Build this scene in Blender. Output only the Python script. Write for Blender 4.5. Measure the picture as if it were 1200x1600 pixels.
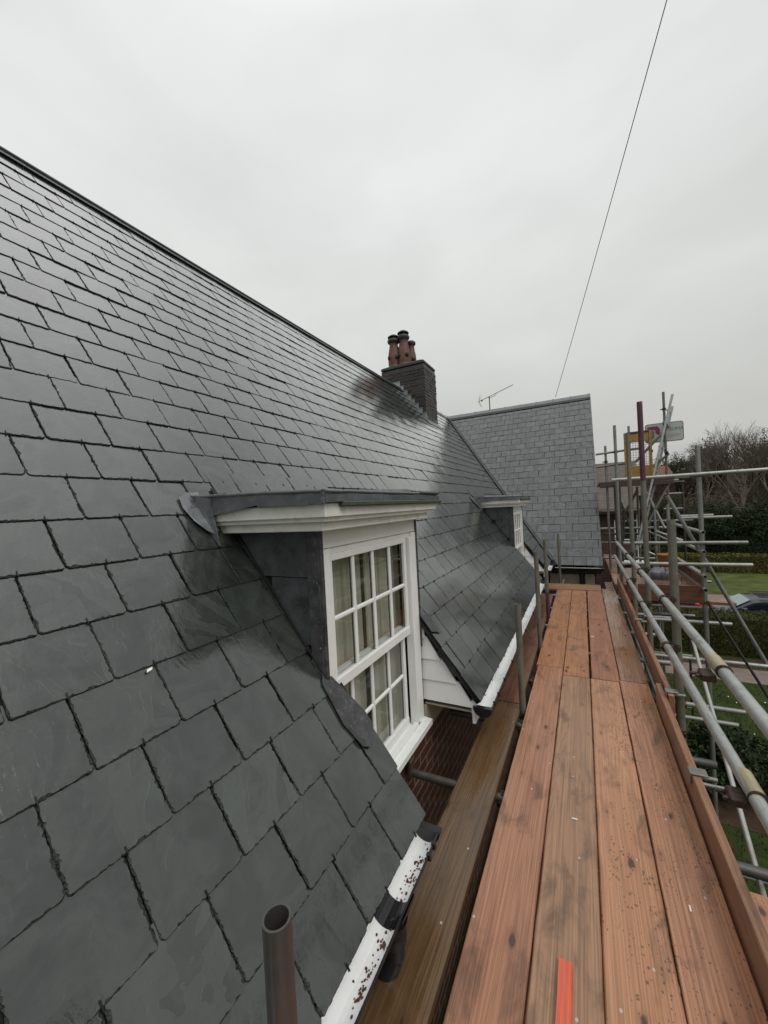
import bpy, math, random
from mathutils import Vector, Matrix, noise
random.seed(7)
SC = bpy.context.scene
for o in list(bpy.data.objects): bpy.data.objects.remove(o)
R = math.radians
# ------------------------------------------------------------ camera
cd = bpy.data.cameras.new("camera"); cam = bpy.data.objects.new("camera", cd)
SC.collection.objects.link(cam); SC.camera = cam
cd.sensor_fit = 'HORIZONTAL'; cd.sensor_width = 36.0; cd.lens = 18.03
cd.clip_start = 0.03; cd.clip_end = 2000
CAM = Vector((0, 0, 1.61))
Yc = Vector((310, 22, -601)).normalized(); Xc = Vector((1163, 55, 601)).normalized()
Xc = (Xc - Yc*Xc.dot(Yc)).normalized(); Zc = Xc.cross(Yc)
m = Matrix((Xc, Yc, Zc))
cam.matrix_world = Matrix.Translation(CAM) @ m.to_4x4()
# ------------------------------------------------------------ world: wet overcast sky
SUN_EL, SUN_AZ = 52, 115          # elevation; azimuth clockwise from +Y
W = bpy.data.worlds.new("World"); SC.world = W; W.use_nodes = True
nt = W.node_tree; nt.nodes.clear(); N_ = nt.nodes.new; L_ = nt.links.new
out = N_('ShaderNodeOutputWorld'); mix = N_('ShaderNodeMixShader'); b1 = N_('ShaderNodeBackground'); b2 = N_('ShaderNodeBackground')
sky = N_('ShaderNodeTexSky'); sky.sky_type = 'NISHITA'; sky.sun_disc = False
sky.sun_elevation = R(SUN_EL); sky.sun_rotation = R(SUN_AZ); sky.dust_density = 4
L_(sky.outputs[0], b1.inputs[0]); b1.inputs[1].default_value = 0.08
tc = N_('ShaderNodeTexCoord'); sep = N_('ShaderNodeSeparateXYZ'); L_(tc.outputs['Generated'], sep.inputs[0])
rp = N_('ShaderNodeValToRGB'); L_(sep.outputs[2], rp.inputs[0])
cr = rp.color_ramp; cr.elements[0].position = 0.0; cr.elements[0].color = (.53, .535, .51, 1)
cr.elements[1].position = 1.0; cr.elements[1].color = (1, 1, 1, 1)
for p, c in ((.18, (.61, .615, .585)), (.40, (.70, .715, .69)), (.64, (.77, .79, .775)), (.78, (.80, .82, .805)), (.86, (1, 1, 1))):
    e = cr.elements.new(p); e.color = (*c, 1)
nz = N_('ShaderNodeTexNoise'); nz.inputs['Scale'].default_value = 2.2; nz.inputs['Detail'].default_value = 5
nz.inputs['Roughness'].default_value = .5; nz.inputs['Distortion'].default_value = .3
mp = N_('ShaderNodeMapping'); mp.inputs['Scale'].default_value = (1, 1, 2.2); mp.inputs['Location'].default_value = (3.1, 1.7, .4)
L_(tc.outputs['Generated'], mp.inputs[0]); L_(mp.outputs[0], nz.inputs[0])
mr = N_('ShaderNodeMapRange'); L_(nz.outputs[0], mr.inputs[0]); mr.inputs[1].default_value = .3; mr.inputs[2].default_value = .7
mr.inputs[3].default_value = .92; mr.inputs[4].default_value = 1.08
# brighter toward -X (left of the picture), dimmer to the right
mx = N_('ShaderNodeMapRange'); L_(sep.outputs[0], mx.inputs[0]); mx.inputs[1].default_value = -.6; mx.inputs[2].default_value = .6
mx.inputs[3].default_value = 1.05; mx.inputs[4].default_value = .93
# zenith boost: overcast skies are far brighter overhead
zb = N_('ShaderNodeMapRange'); L_(sep.outputs[2], zb.inputs[0]); zb.inputs[1].default_value = .80; zb.inputs[2].default_value = .98
zb.inputs[3].default_value = 1.0; zb.inputs[4].default_value = 1.6; zb.interpolation_type = 'SMOOTHSTEP'
m1 = N_('ShaderNodeMath'); m1.operation = 'MULTIPLY'; L_(mr.outputs[0], m1.inputs[0]); L_(mx.outputs[0], m1.inputs[1])
m2 = N_('ShaderNodeMath'); m2.operation = 'MULTIPLY'; L_(m1.outputs[0], m2.inputs[0]); L_(zb.outputs[0], m2.inputs[1])
L_(rp.outputs[0], b2.inputs[0]); L_(m2.outputs[0], b2.inputs[1])
mix.inputs[0].default_value = .96
L_(b1.outputs[0], mix.inputs[1]); L_(b2.outputs[0], mix.inputs[2]); L_(mix.outputs[0], out.inputs[0])
# ------------------------------------------------------------ soft sun behind cloud
sl = bpy.data.lights.new("sun", 'SUN'); sl.energy = 1.3; sl.angle = R(35); sl.color = (1, .965, .92)
so = bpy.data.objects.new("sun", sl); SC.collection.objects.link(so)
d = Vector((math.sin(R(SUN_AZ))*math.cos(R(SUN_EL)), math.cos(R(SUN_AZ))*math.cos(R(SUN_EL)), math.sin(R(SUN_EL))))
so.rotation_euler = (-d).to_track_quat('-Z', 'Y').to_euler(); so.location = d*30
# ------------------------------------------------------------ exposure
vs = SC.view_settings; vs.view_transform = 'Standard'; vs.look = 'None'; vs.exposure = 0; vs.gamma = 1; vs.use_curve_mapping = False
SC.render.engine = 'CYCLES'; SC.cycles.max_bounces = 6; SC.cycles.transparent_max_bounces = 8
SC.cycles.sample_clamp_indirect = 6

# ============================================================ helpers
def link(o): SC.collection.objects.link(o); return o
def world_loc(o):
    v = Vector((0, 0, 0))
    while o is not None: v = v + o.location; o = o.parent
    return v
def tag(o, label=None, cat=None, group=None, kind=None):
    if label: o['label'] = label
    if cat: o['category'] = cat
    if group: o['group'] = group
    if kind: o['kind'] = kind
    return o
def thing(name, loc, label, cat, group=None):
    o = link(bpy.data.objects.new(name, None)); o.location = loc; o.empty_display_size = .1
    return tag(o, label, cat, group)
class MB:
    def __init__(s): s.v = []; s.f = []; s.a = []; s.sm = []; s.cur = .5
    def add(s, vs, fs, sm=False, a=None):
        n = len(s.v); s.v += [tuple(x) for x in vs]; a = s.cur if a is None else a
        for f in fs: s.f.append([n+i for i in f]); s.a.append(a); s.sm.append(sm)
    def box(s, x0, x1, y0, y1, z0, z1):
        s.add([(x0,y0,z0),(x1,y0,z0),(x1,y1,z0),(x0,y1,z0),(x0,y0,z1),(x1,y0,z1),(x1,y1,z1),(x0,y1,z1)],
              [(0,3,2,1),(4,5,6,7),(0,1,5,4),(1,2,6,5),(2,3,7,6),(3,0,4,7)]); return s
    def bbox(s, x0, x1, y0, y1, z0, z1, b=.003):
        # chamfered box
        V = []; 
        for sx, X in ((1, x0), (-1, x1)):
            for sy, Y in ((1, y0), (-1, y1)):
                for sz, Z in ((1, z0), (-1, z1)):
                    V += [(X+sx*b, Y+sy*b, Z), (X+sx*b, Y, Z+sz*b), (X, Y+sy*b, Z+sz*b)]
        def i(a, b_, c, k): return (a*4+b_*2+c)*3+k
        F = []
        for c in (0, 1): F.append([i(0,0,c,0), i(1,0,c,0), i(1,1,c,0), i(0,1,c,0)][::(1 if c else -1)])
        for c in (0, 1): F.append([i(0,c,0,1), i(1,c,0,1), i(1,c,1,1), i(0,c,1,1)][::(-1 if c else 1)])
        for c in (0, 1): F.append([i(c,0,0,2), i(c,1,0,2), i(c,1,1,2), i(c,0,1,2)][::(1 if c else -1)])
        for a in (0, 1):
            for b_ in (0, 1):
                F.append([i(a,b_,0,1), i(a,b_,1,1), i(a,b_,1,2), i(a,b_,0,2)])
                F.append([i(a,0,b_,0), i(a,1,b_,0), i(a,1,b_,2), i(a,0,b_,2)])
                F.append([i(0,a,b_,0), i(1,a,b_,0), i(1,a,b_,1), i(0,a,b_,1)])
        for a in (0, 1):
            for b_ in (0, 1):
                for c in (0, 1): F.append([i(a,b_,c,0), i(a,b_,c,1), i(a,b_,c,2)])
        s.add(V, F); return s
    def tube(s, p0, p1, r=.0242, n=14, r1=None, hollow=True, cap=True):
        p0 = Vector(p0); p1 = Vector(p1); r1 = r if r1 is None else r1
        d = (p1-p0).normalized(); u = d.orthogonal().normalized(); w = d.cross(u)
        V = []; F = []
        cs = [(math.cos(2*math.pi*k/n), math.sin(2*math.pi*k/n)) for k in range(n)]
        for c, q in cs: V.append(p0+(u*c+w*q)*r)
        for c, q in cs: V.append(p1+(u*c+w*q)*r1)
        for k in range(n): F.append((k, (k+1) % n, n+(k+1) % n, n+k))
        s.add(V, F, True)
        if not cap: return s
        if hollow:
            ri = r*.84; dp = min(.25, (p1-p0).length*.3)
            for P, D, rr in ((p0, d, r), (p1, -d, r1)):
                V = [P+(u*c+w*q)*rr for c, q in cs]+[P+(u*c+w*q)*ri for c, q in cs]+[P+D*dp+(u*c+w*q)*ri for c, q in cs]
                F = [(k, (k+1) % n, n+(k+1) % n, n+k) for k in range(n)]+[(n+k, n+(k+1) % n, 2*n+(k+1) % n, 2*n+k) for k in range(n)]
                F.append(tuple(range(2*n, 3*n)))
                s.add(V, F)
        else:
            s.add([p0+(u*c+w*q)*r for c, q in cs], [tuple(range(n))]); s.add([p1+(u*c+w*q)*r1 for c, q in cs], [tuple(range(n))])
        return s
    def path(s, pts, r, n=10):
        for a, b in zip(pts[:-1], pts[1:]): s.tube(a, b, r, n, hollow=False)
        return s
    def lathe(s, c, prof, n=20, ax=None):
        c = Vector(c); V = []; F = []
        for r, z in prof:
            for k in range(n):
                a = 2*math.pi*k/n; V.append(c+Vector((r*math.cos(a), r*math.sin(a), z)))
        for j in range(len(prof)-1):
            for k in range(n): F.append((j*n+k, j*n+(k+1) % n, (j+1)*n+(k+1) % n, (j+1)*n+k))
        s.add(V, F, True); return s
    def prism(s, pts, vec):
        pts = [Vector(p) for p in pts]; vec = Vector(vec); n = len(pts)
        s.add(pts+[p+vec for p in pts], [tuple(range(n))[::-1], tuple(range(n, 2*n))]+[(k, (k+1) % n, n+(k+1) % n, n+k) for k in range(n)]); return s
    def quad(s, *p): s.add(p, [tuple(range(len(p)))]); return s
    def build(s, name, mat, parent=None, smooth_all=False):
        me = bpy.data.meshes.new(name)
        o = bpy.data.objects.new(name, me)
        off = Vector((0, 0, 0))
        if parent is not None: off = world_loc(parent)
        vs = [(x-off.x, y-off.y, z-off.z) for x, y, z in s.v]
        me.from_pydata(vs, [], s.f)
        at = me.attributes.new('rnd', 'FLOAT', 'FACE'); at.data.foreach_set('value', s.a)
        me.polygons.foreach_set('use_smooth', s.sm)
        me.validate(); me.update()
        me.materials.append(mat); link(o)
        if parent is not None: o.parent = parent
        return o
    def solo(s, name, mat, label, cat, group=None, kind=None, loc=None):
        # top-level single mesh with its origin at the base centre
        xs = [v[0] for v in s.v]; ys = [v[1] for v in s.v]; zs = [v[2] for v in s.v]
        c = Vector(((min(xs)+max(xs))/2, (min(ys)+max(ys))/2, min(zs))) if loc is None else Vector(loc)
        s.v = [(x-c.x, y-c.y, z-c.z) for x, y, z in s.v]
        o = s.build(name, mat); o.location = c
        return tag(o, label, cat, group, kind)
def copy_tree(o, parent=None):
    c = o.copy(); link(c); c.parent = parent
    for ch in list(o.children): copy_tree(ch, c)
    return c

# ============================================================ materials
def newmat(name):
    m = bpy.data.materials.new(name); m.use_nodes = True; t = m.node_tree
    return m, t, t.nodes['Principled BSDF']
class G:   # tiny node-graph helper
    def __init__(s, t): s.t = t
    def n(s, typ, **k):
        x = s.t.nodes.new('ShaderNode'+typ)
        for a, b in k.items(): setattr(x, a, b)
        return x
    def l(s, a, b): s.t.links.new(a, b)
    def coords(s, scale=(1, 1, 1), rnd=True, kind='Object'):
        tc = s.n('TexCoord'); mp = s.n('Mapping'); mp.inputs['Scale'].default_value = scale
        if rnd:
            oi = s.n('ObjectInfo'); ml = s.n('Math', operation='MULTIPLY'); s.l(oi.outputs['Random'], ml.inputs[0]); ml.inputs[1].default_value = 37.
            va = s.n('VectorMath', operation='ADD'); s.l(tc.outputs[kind], va.inputs[0]); s.l(ml.outputs[0], va.inputs[1])
            s.l(va.outputs[0], mp.inputs[0])
        else: s.l(tc.outputs[kind], mp.inputs[0])
        return mp.outputs[0]
    def noise(s, vec, scale, detail=4, rough=.55, dist=0):
        x = s.n('TexNoise'); s.l(vec, x.inputs['Vector']); x.inputs['Scale'].default_value = scale; x.inputs['Detail'].default_value = detail
        x.inputs['Roughness'].default_value = rough; x.inputs['Distortion'].default_value = dist; return x.outputs['Fac']
    def vor(s, vec, scale, rand=1., feature='F1', d2=False):
        x = s.n('TexVoronoi', feature=feature)
        if d2: x.voronoi_dimensions = '2D'; s.l(vec, x.inputs['Vector']); x.inputs['Scale'].default_value = scale
        x.inputs['Randomness'].default_value = rand; return x.outputs['Distance']
    def mr(s, v, a, b, c, d, smooth=False):
        x = s.n('MapRange'); s.l(v, x.inputs[0]); x.inputs[1].default_value = a; x.inputs[2].default_value = b
        x.inputs[3].default_value = c; x.inputs[4].default_value = d
        if smooth: x.interpolation_type = 'SMOOTHSTEP'
        return x.outputs[0]
    def math(s, op, a, b=None):
        x = s.n('Math', operation=op)
        for i, v in enumerate((a, b)):
            if v is None: continue
            if isinstance(v, (int, float)): x.inputs[i].default_value = v
            else: s.l(v, x.inputs[i])
        return x.outputs[0]
    def mix(s, f, a, b, mode='MIX'):
        x = s.n('Mix', data_type='RGBA', blend_type=mode)
        for i, v in ((0, f), (6, a), (7, b)):
            if isinstance(v, (int, float)): x.inputs[i].default_value = v
            elif isinstance(v, tuple): x.inputs[i].default_value = (*v, 1)
            else: s.l(v, x.inputs[i])
        return x.outputs[2]
    def bump(s, h, st, dist, prev=None):
        x = s.n('Bump'); x.inputs['Strength'].default_value = st; x.inputs['Distance'].default_value = dist; s.l(h, x.inputs['Height'])
        if prev: s.l(prev, x.inputs['Normal'])
        return x.outputs[0]
    def attr(s, name='rnd'):
        x = s.n('Attribute'); x.attribute_name = name; return x.outputs['Fac']

def simple(name, col, rough=.5, var=.15, scale=8, bump=.0, metal=0., dirt=None, dirt_amt=.5, spec=.5, stretch=(1, 1, 1)):
    m, t, b = newmat(name); g = G(t); c = g.coords(stretch)
    n1 = g.noise(c, scale, 5, .6)
    c0 = tuple(x*(1-var) for x in col); c1 = tuple(min(1, x*(1+var)) for x in col)
    colr = g.mix(g.mr(n1, .3, .7, 0, 1), c0, c1)
    if dirt:
        n2 = g.noise(c, scale*2.3, 6, .7, .4); colr = g.mix(g.math('MULTIPLY', g.mr(n2, .5, .68, 0, 1, True), dirt_amt), colr, dirt)
    g.l(colr, b.inputs['Base Color']); b.inputs['Metallic'].default_value = metal
    b.inputs['Specular IOR Level'].default_value = spec
    g.l(g.mr(n1, .3, .7, rough*.8, min(1, rough*1.2)), b.inputs['Roughness'])
    if bump: g.l(g.bump(g.noise(c, scale*4, 6, .7), bump, .004), b.inputs['Normal'])
    return m

def slate_mat(name, c0, c1, ang, wet=1.):
    m, t, b = newmat(name); g = G(t)
    tc = g.n('TexCoord'); at0 = g.attr(); edge = g.math('GREATER_THAN', at0, 5.); skirt = g.math('GREATER_THAN', at0, 15.); at = g.math('SUBTRACT', at0, g.math('MULTIPLY', g.math('ADD', edge, skirt), 10.)); off = g.math('MULTIPLY', at, 91.)
    va = g.n('VectorMath', operation='ADD'); g.l(tc.outputs['Object'], va.inputs[0]); g.l(off, va.inputs[1]); c = va.outputs[0]
    big = g.mr(g.noise(c, 3.0, 3, .5, .9), .3, .7, 0, 1)
    wn = g.n('TexWhiteNoise', noise_dimensions='1D'); g.l(off, wn.inputs['W']); wr = wn.outputs['Value']
    st = g.math('DIVIDE', g.math('FLOOR', g.math('MULTIPLY', big, 6.)), 6.)          # cleavage plates
    fr = g.math('FRACT', g.math('MULTIPLY', big, 6.)); line = g.mr(fr, 0, .02, 1, 0, True)
    med = g.noise(c, 14, 5, .6, .5); fine = g.noise(c, 120, 4, .7)
    mpn = g.n('Mapping'); g.l(c, mpn.inputs[0]); mpn.inputs['Scale'].default_value = (12, 70, 30); mpn.inputs['Rotation'].default_value = (.5, .2, .35); streak = g.noise(mpn.outputs[0], 1., 4, .6, .8)
    wash = g.noise(c, 6, 5, .65, 1.2)
    wp = g.n('TexWhiteNoise', noise_dimensions='1D'); g.l(g.math('ADD', off, g.math('MULTIPLY', st, 13.7)), wp.inputs['W'])
    col = g.mix(g.mr(wr, 0, 1, 0, 1), c0, c1)
    col = g.mix(g.mr(wp.outputs['Value'], .1, .9, 0, .95), col, tuple(x*.42 for x in c1))
    col = g.mix(g.mr(wash, .42, .62, 0, .45), col, tuple(x*1.4 for x in c1))
    col = g.mix(g.mr(streak, .5, .75, 0, .3), col, tuple(x*.5 for x in c1))
    col = g.mix(g.mr(med, .55, .7, 0, .3), col, (c1[0]*.95, c1[1]*1.12, c1[2]*1.02))
    col = g.mix(g.math('MULTIPLY', g.math('MULTIPLY', line, .7), g.mr(wr, .6, .8, 0, 1)), col, tuple(x*.25 for x in c0))
    col = g.mix(edge, col, g.mix(skirt, g.mix(g.mr(g.noise(c, 210, 3, .6), .38, .52, 0, 1), (.007, .008, .0075), tuple(x*1.0 for x in c1)), (.004, .004, .004)))
    g.l(col, b.inputs['Base Color'])
    ro = g.math('ADD', g.mr(med, .3, .7, .07, .20), g.mr(wr, 0, 1, 0, .10)); ro = g.math('ADD', ro, g.math('MULTIPLY', edge, .5))
    g.l(ro, b.inputs['Roughness']); g.l(g.mr(edge, 0, 1, .45, .12), b.inputs['Specular IOR Level'])
    g.l(g.mr(edge, 0, 1, 1.0*wet, 0), b.inputs['Coat Weight']); b.inputs['Coat Roughness'].default_value = .06; b.inputs['Coat IOR'].default_value = 1.56
    n1 = g.bump(st, .6, .0018); n2 = g.bump(med, .5, .0016, n1); n3 = g.bump(streak, .35, .0012, n2); n4 = g.bump(fine, .22, .0006, n3)
    g.l(n4, b.inputs['Normal']); g.l(g.bump(st, .4, .0016, g.bump(med, .55, .0016, g.bump(streak, .45, .0016, g.bump(g.noise(c, 46, 3, .6), .35, .0009)))), b.inputs['Coat Normal'])
    return m

def wood(name, cA, cB, dark=(.05, .028, .016), speck=0., wet=(.22, .5), along='Y', knots=1.):
    m, t, b = newmat(name); g = G(t)
    sc = {'Y': (1, 1, 1), 'X': (1, 1, 1)}[along]
    c = g.coords((1, 1, 1))
    def stretched(a, l):
        mp = g.n('Mapping'); g.l(c, mp.inputs[0]); mp.inputs['Scale'].default_value = (a, l, a) if along == 'Y' else (l, a, a); return mp.outputs[0]
    warp = g.noise(stretched(4, .28), 1., 2, .5, .2)
    base = g.noise(stretched(13, .42), 1., 2, .45, .35)
    ring = g.math('SINE', g.math('MULTIPLY', g.math('ADD', g.math('MULTIPLY', warp, 1.2), g.math('MULTIPLY', base, 1.0)), 70.))
    fib = g.noise(stretched(210, 1.1), 1., 3, .6); blot = g.noise(stretched(5, 1.1), 1., 6, .65, .5); stain = g.noise(stretched(7, 3.2), 1., 6, .65, .6)
    col = g.mix(g.mr(blot, .32, .68, 0, 1), cA, cB)
    col = g.mix(g.math('MULTIPLY', g.mr(ring, -.2, 1, .0, .36), g.mr(blot, .35, .6, .35, 1)), col, dark)
    col = g.mix(g.mr(fib, .45, .62, 0, .42), col, tuple(x*1.5 for x in cB))
    col = g.mix(g.mr(stain, .50, .74, 0, .7, True), col, dark)
    fd = g.noise(stretched(150, .7), 1., 3, .6); col = g.mix(g.mr(fd, .53, .60, 0, .3), col, tuple(x*.45 for x in cA))
    # knots
    kv = stretched(5.2, 2.1)
    vx_ = g.n('TexVoronoi'); vx_.voronoi_dimensions = '2D'; g.l(kv, vx_.inputs['Vector']); vx_.inputs['Scale'].default_value = 1.; sx_ = g.n('SeparateColor'); g.l(vx_.outputs['Color'], sx_.inputs[0])
    kn = g.math('ADD', vx_.outputs['Distance'], g.mr(sx_.outputs[0], .0, 1., .075, -.012))
    kn2 = g.math('ADD', kn, g.mr(g.noise(stretched(30, 20), 1., 2), .3, .7, -.02, .02))
    kmask = g.math('MULTIPLY', g.mr(kn2, .035, .075, .9, 0, True), knots)
    col = g.mix(g.math('MULTIPLY', g.mr(kn2, .05, .16, .6, 0, True), knots), col, tuple(x*.8 for x in cA))
    col = g.mix(kmask, col, (.035, .02, .013))
    if speck:
        sp = g.vor(stretched(62, 42), 1., 1., d2=True)
        thr = g.mr(g.noise(stretched(6, 3), 1., 3), .35, .7, 0, speck)
        sm = g.math('LESS_THAN', sp, g.math('MULTIPLY', g.math('MULTIPLY', thr, g.mr(g.noise(stretched(38, 26), 1., 1), .45, .6, 0, 1)), .34))
        col = g.mix(g.math('MULTIPLY', sm, .7), col, (.055, .028, .02))
    pale = g.vor(stretched(3.1, 2.3), 1., 1., d2=True); col = g.mix(g.mr(pale, .010, .016, .6, 0), col, (.6, .58, .52))
    g.l(col, b.inputs['Base Color'])
    wn = g.noise(stretched(5, 1.1), 1., 4, .6, .5)
    g.l(g.mr(wn, .38, .66, wet[0], wet[1]), b.inputs['Roughness']); b.inputs['Specular IOR Level'].default_value = .62
    h = g.bump(ring, .16, .0012); h = g.bump(fib, .30, .0010, h); h = g.bump(kmask, -.3, .001, h)
    g.l(h, b.inputs['Normal'])
    return m

def galv(name, col=(.36, .37, .355), rust=.35, rough=.42, metal=.55, dark=(.10, .085, .07)):
    m, t, b = newmat(name); g = G(t); c = g.coords((1, 1, 1))
    n1 = g.noise(c, 11, 6, .65, .4); n2 = g.noise(c, 3.1, 5, .65, .6); n3 = g.noise(c, 70, 3, .6)
    cc = g.mix(g.mr(n1, .3, .7, 0, 1), tuple(x*.78 for x in col), tuple(x*1.15 for x in col))
    cc = g.mix(g.math('MULTIPLY', g.mr(n2, .52, .66, 0, 1, True), rust), cc, (.15, .085, .045))
    cc = g.mix(g.math('MULTIPLY', g.mr(n1, .58, .72, 0, 1, True), .5), cc, dark)
    sp = g.vor(c, 34., 1.); cc = g.mix(g.mr(sp, .11, .15, .55, 0), cc, (.06, .045, .035))
    g.l(cc, b.inputs['Base Color']); b.inputs['Metallic'].default_value = metal
    g.l(g.mr(n1, .3, .7, rough*.75, rough*1.25), b.inputs['Roughness'])
    g.l(g.bump(n3, .2, .0008, g.bump(n1, .25, .001)), b.inputs['Normal']); return m

def brick_mat(name, c1, c2, mortar, axis='YZ', rough=.6, scale=1.):
    m, t, b = newmat(name); g = G(t); tc = g.n('TexCoord'); sp = g.n('SeparateXYZ'); g.l(tc.outputs['Object'], sp.inputs[0]); cb = g.n('CombineXYZ')
    a, bb = {'YZ': (1, 2), 'XZ': (0, 2)}[axis]
    g.l(sp.outputs[a], cb.inputs[0]); g.l(sp.outputs[bb], cb.inputs[1])
    br = g.n('TexBrick'); g.l(cb.outputs[0], br.inputs['Vector']); br.inputs['Scale'].default_value = 1
    br.inputs['Brick Width'].default_value = .225*scale; br.inputs['Row Height'].default_value = .075*scale
    br.inputs['Mortar Size'].default_value = .006*scale; br.inputs['Mortar Smooth'].default_value = .2; br.inputs['Bias'].default_value = 0
    br.inputs['Color1'].default_value = (*c1, 1); br.inputs['Color2'].default_value = (*c2, 1); br.inputs['Mortar'].default_value = (*mortar, 1)
    n = g.noise(tc.outputs['Object'], 9, 6, .7, .3); n2 = g.noise(tc.outputs['Object'], 2.1, 5, .6)
    col = g.mix(g.mr(n, .3, .75, 0, .6), br.outputs['Color'], tuple(x*.45 for x in c1))
    col = g.mix(g.mr(n2, .5, .72, 0, .5), col, tuple(x*.35 for x in c2))
    g.l(col, b.inputs['Base Color']); b.inputs['Roughness'].default_value = rough
    g.l(g.bump(n, .4, .004, g.bump(br.outputs['Fac'], -.8, .006)), b.inputs['Normal']); return m

def foliage_mat(name, a, b_, c_=None):
    m, t, b = newmat(name); g = G(t); c = g.coords()
    n = g.noise(c, 1.1, 4, .6); r = g.attr(); wn = g.n('TexWhiteNoise', noise_dimensions='1D'); g.l(g.math('MULTIPLY', r, 77.), wn.inputs['W'])
    col = g.mix(g.mr(n, .35, .65, 0, 1), a, b_); col = g.mix(g.math('MULTIPLY', wn.outputs['Value'], .6), col, c_ or tuple(x*1.5 for x in b_))
    g.l(col, b.inputs['Base Color']); b.inputs['Roughness'].default_value = .75; b.inputs['Specular IOR Level'].default_value = .12; return m

def glass_mat(name, tint=(.9, .95, .93), rough=.02, vis=.85):
    m, t, b = newmat(name); g = G(t)
    t.nodes.remove(b); o = t.nodes['Material Output']; tr = g.n('BsdfTransparent'); tr.inputs[0].default_value = (*[x*vis for x in tint], 1)
    gl = g.n('BsdfGlossy'); gl.inputs['Roughness'].default_value = rough; lw = g.n('LayerWeight'); lw.inputs[0].default_value = .5
    f2 = g.math('ADD', g.math('MULTIPLY', g.math('POWER', lw.outputs['Facing'], 4.), .9), .06); mx = g.n('MixShader'); g.l(f2, mx.inputs[0]); g.l(tr.outputs[0], mx.inputs[1]); g.l(gl.outputs[0], mx.inputs[2])
    g.l(mx.outputs[0], o.inputs[0]); return m

M = {}
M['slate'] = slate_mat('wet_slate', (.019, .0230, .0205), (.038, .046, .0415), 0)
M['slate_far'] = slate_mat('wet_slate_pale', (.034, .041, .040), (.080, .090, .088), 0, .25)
M['deck'] = simple('roof_felt', (.012, .012, .012), .8)
M['hook'] = simple('dark_wire', (.02, .02, .022), .4, metal=.6)
M['ridge'] = simple('ridge_grey', (.13, .145, .145), .32, .2, 6, .2)
M['ridge_dark'] = simple('ridge_dark', (.022, .032, .034), .3, .3, 6, .2)
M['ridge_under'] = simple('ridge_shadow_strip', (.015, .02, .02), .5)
M['lead'] = simple('lead', (.10, .105, .115), .34, .3, 7, .35, .35, dirt=(.20, .21, .22), dirt_amt=.5)
M['lead_light'] = simple('lead_light', (.26, .28, .29), .36, .3, 9, .3, .3, dirt=(.09, .09, .10), dirt_amt=.6)
M['lead_mid'] = simple('lead_mid', (.15, .165, .175), .34, .35, 9, .4, .3, dirt=(.05, .05, .055), dirt_amt=.8)
M['lead_dark'] = simple('lead_dark', (.050, .050, .055), .4, .5, 12, .6, .2, dirt=(.13, .13, .14), dirt_amt=.7)
M['moss_lead'] = simple('mossy_lead', (.035, .055, .035), .6, .4, 22, .6, dirt=(.10, .11, .07), dirt_amt=.7)
M['cheek'] = simple('cheek_slate', (.045, .05, .054), .30, .5, 9, .35, 0, dirt=(.085, .085, .095), dirt_amt=.5)
M['white'] = simple('white_paint', (.77, .78, .77), .35, .04, 4, .06, dirt=(.55, .54, .48), dirt_amt=.18)
M['white_cornice'] = simple('weathered_white_paint', (.72, .725, .69), .45, .07, 6, .1, dirt=(.42, .38, .28), dirt_amt=.35)
M['gutter_in'] = simple('gutter_white', (.78, .79, .78), .30, .04, 3, .0, dirt=(.5, .47, .42), dirt_amt=.2)
M['black_plastic'] = simple('black_plastic', (.012, .012, .013), .28)
M['debris'] = simple('leaf_debris', (.075, .030, .017), .6, .5, 40, .8)
M['glass'] = glass_mat('window_glass')
M['curtain'] = simple('curtain_cloth', (.66, .62, .52), .8, .1, 3, stretch=(1, 14, .4))
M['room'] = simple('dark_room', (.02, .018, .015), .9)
M['brick'] = brick_mat('wet_red_brick', (.085, .028, .018), (.055, .020, .014), (.26, .20, .15), 'YZ')
M['brick_x'] = brick_mat('wet_red_brick_x', (.060, .022, .015), (.040, .018, .013), (.15, .12, .10), 'XZ')
M['stack'] = brick_mat('sooty_brick', (.034, .028, .024), (.012, .011, .011), (.085, .08, .072), 'XZ', .45)
M['stack_y'] = brick_mat('sooty_brick_y', (.040, .030, .025), (.014, .012, .012), (.12, .115, .10), 'YZ', .45)
m_, t_, b_ = newmat('sooty_single_bricks'); g_ = G(t_); r_ = g_.attr(); wn_ = g_.n('TexWhiteNoise', noise_dimensions='1D'); g_.l(g_.math('MULTIPLY', r_, 53.), wn_.inputs['W'])
tc_ = g_.coords(); n_ = g_.noise(tc_, 5, 6, .7, .4); n2_ = g_.noise(tc_, 30, 5, .7)
c_ = g_.mix(wn_.outputs['Value'], (.010, .009, .009), (.038, .025, .021)); c_ = g_.mix(g_.mr(n_, .50, .68, 0, .7), c_, (.030, .033, .020)); c_ = g_.mix(g_.mr(n2_, .60, .70, 0, .6), c_, (.13, .13, .12))
g_.l(c_, b_.inputs['Base Color']); b_.inputs['Roughness'].default_value = .5; g_.l(g_.bump(n2_, .6, .006), b_.inputs['Normal']); M['stackbrick'] = m_
M['pot'] = simple('terracotta_pot', (.125, .046, .034), .6, .5, 9, .3, dirt=(.03, .024, .024), dirt_amt=.95)
M['soot'] = simple('sooty_top', (.045, .04, .038), .6, .3, 12, .3)
M['mortar'] = simple('mortar', (.055, .055, .045), .8, .3, 14, .5, dirt=(.05, .06, .03))
M['plaster'] = simple('beige_render', (.32, .27, .215), .8, .1, 6, .1)
M['tube'] = galv('galvanised_tube', (.24, .245, .23)); M['tube_pale'] = galv('pale_galvanised_tube', (.37, .38, .36), .30, .36, .4)
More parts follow.
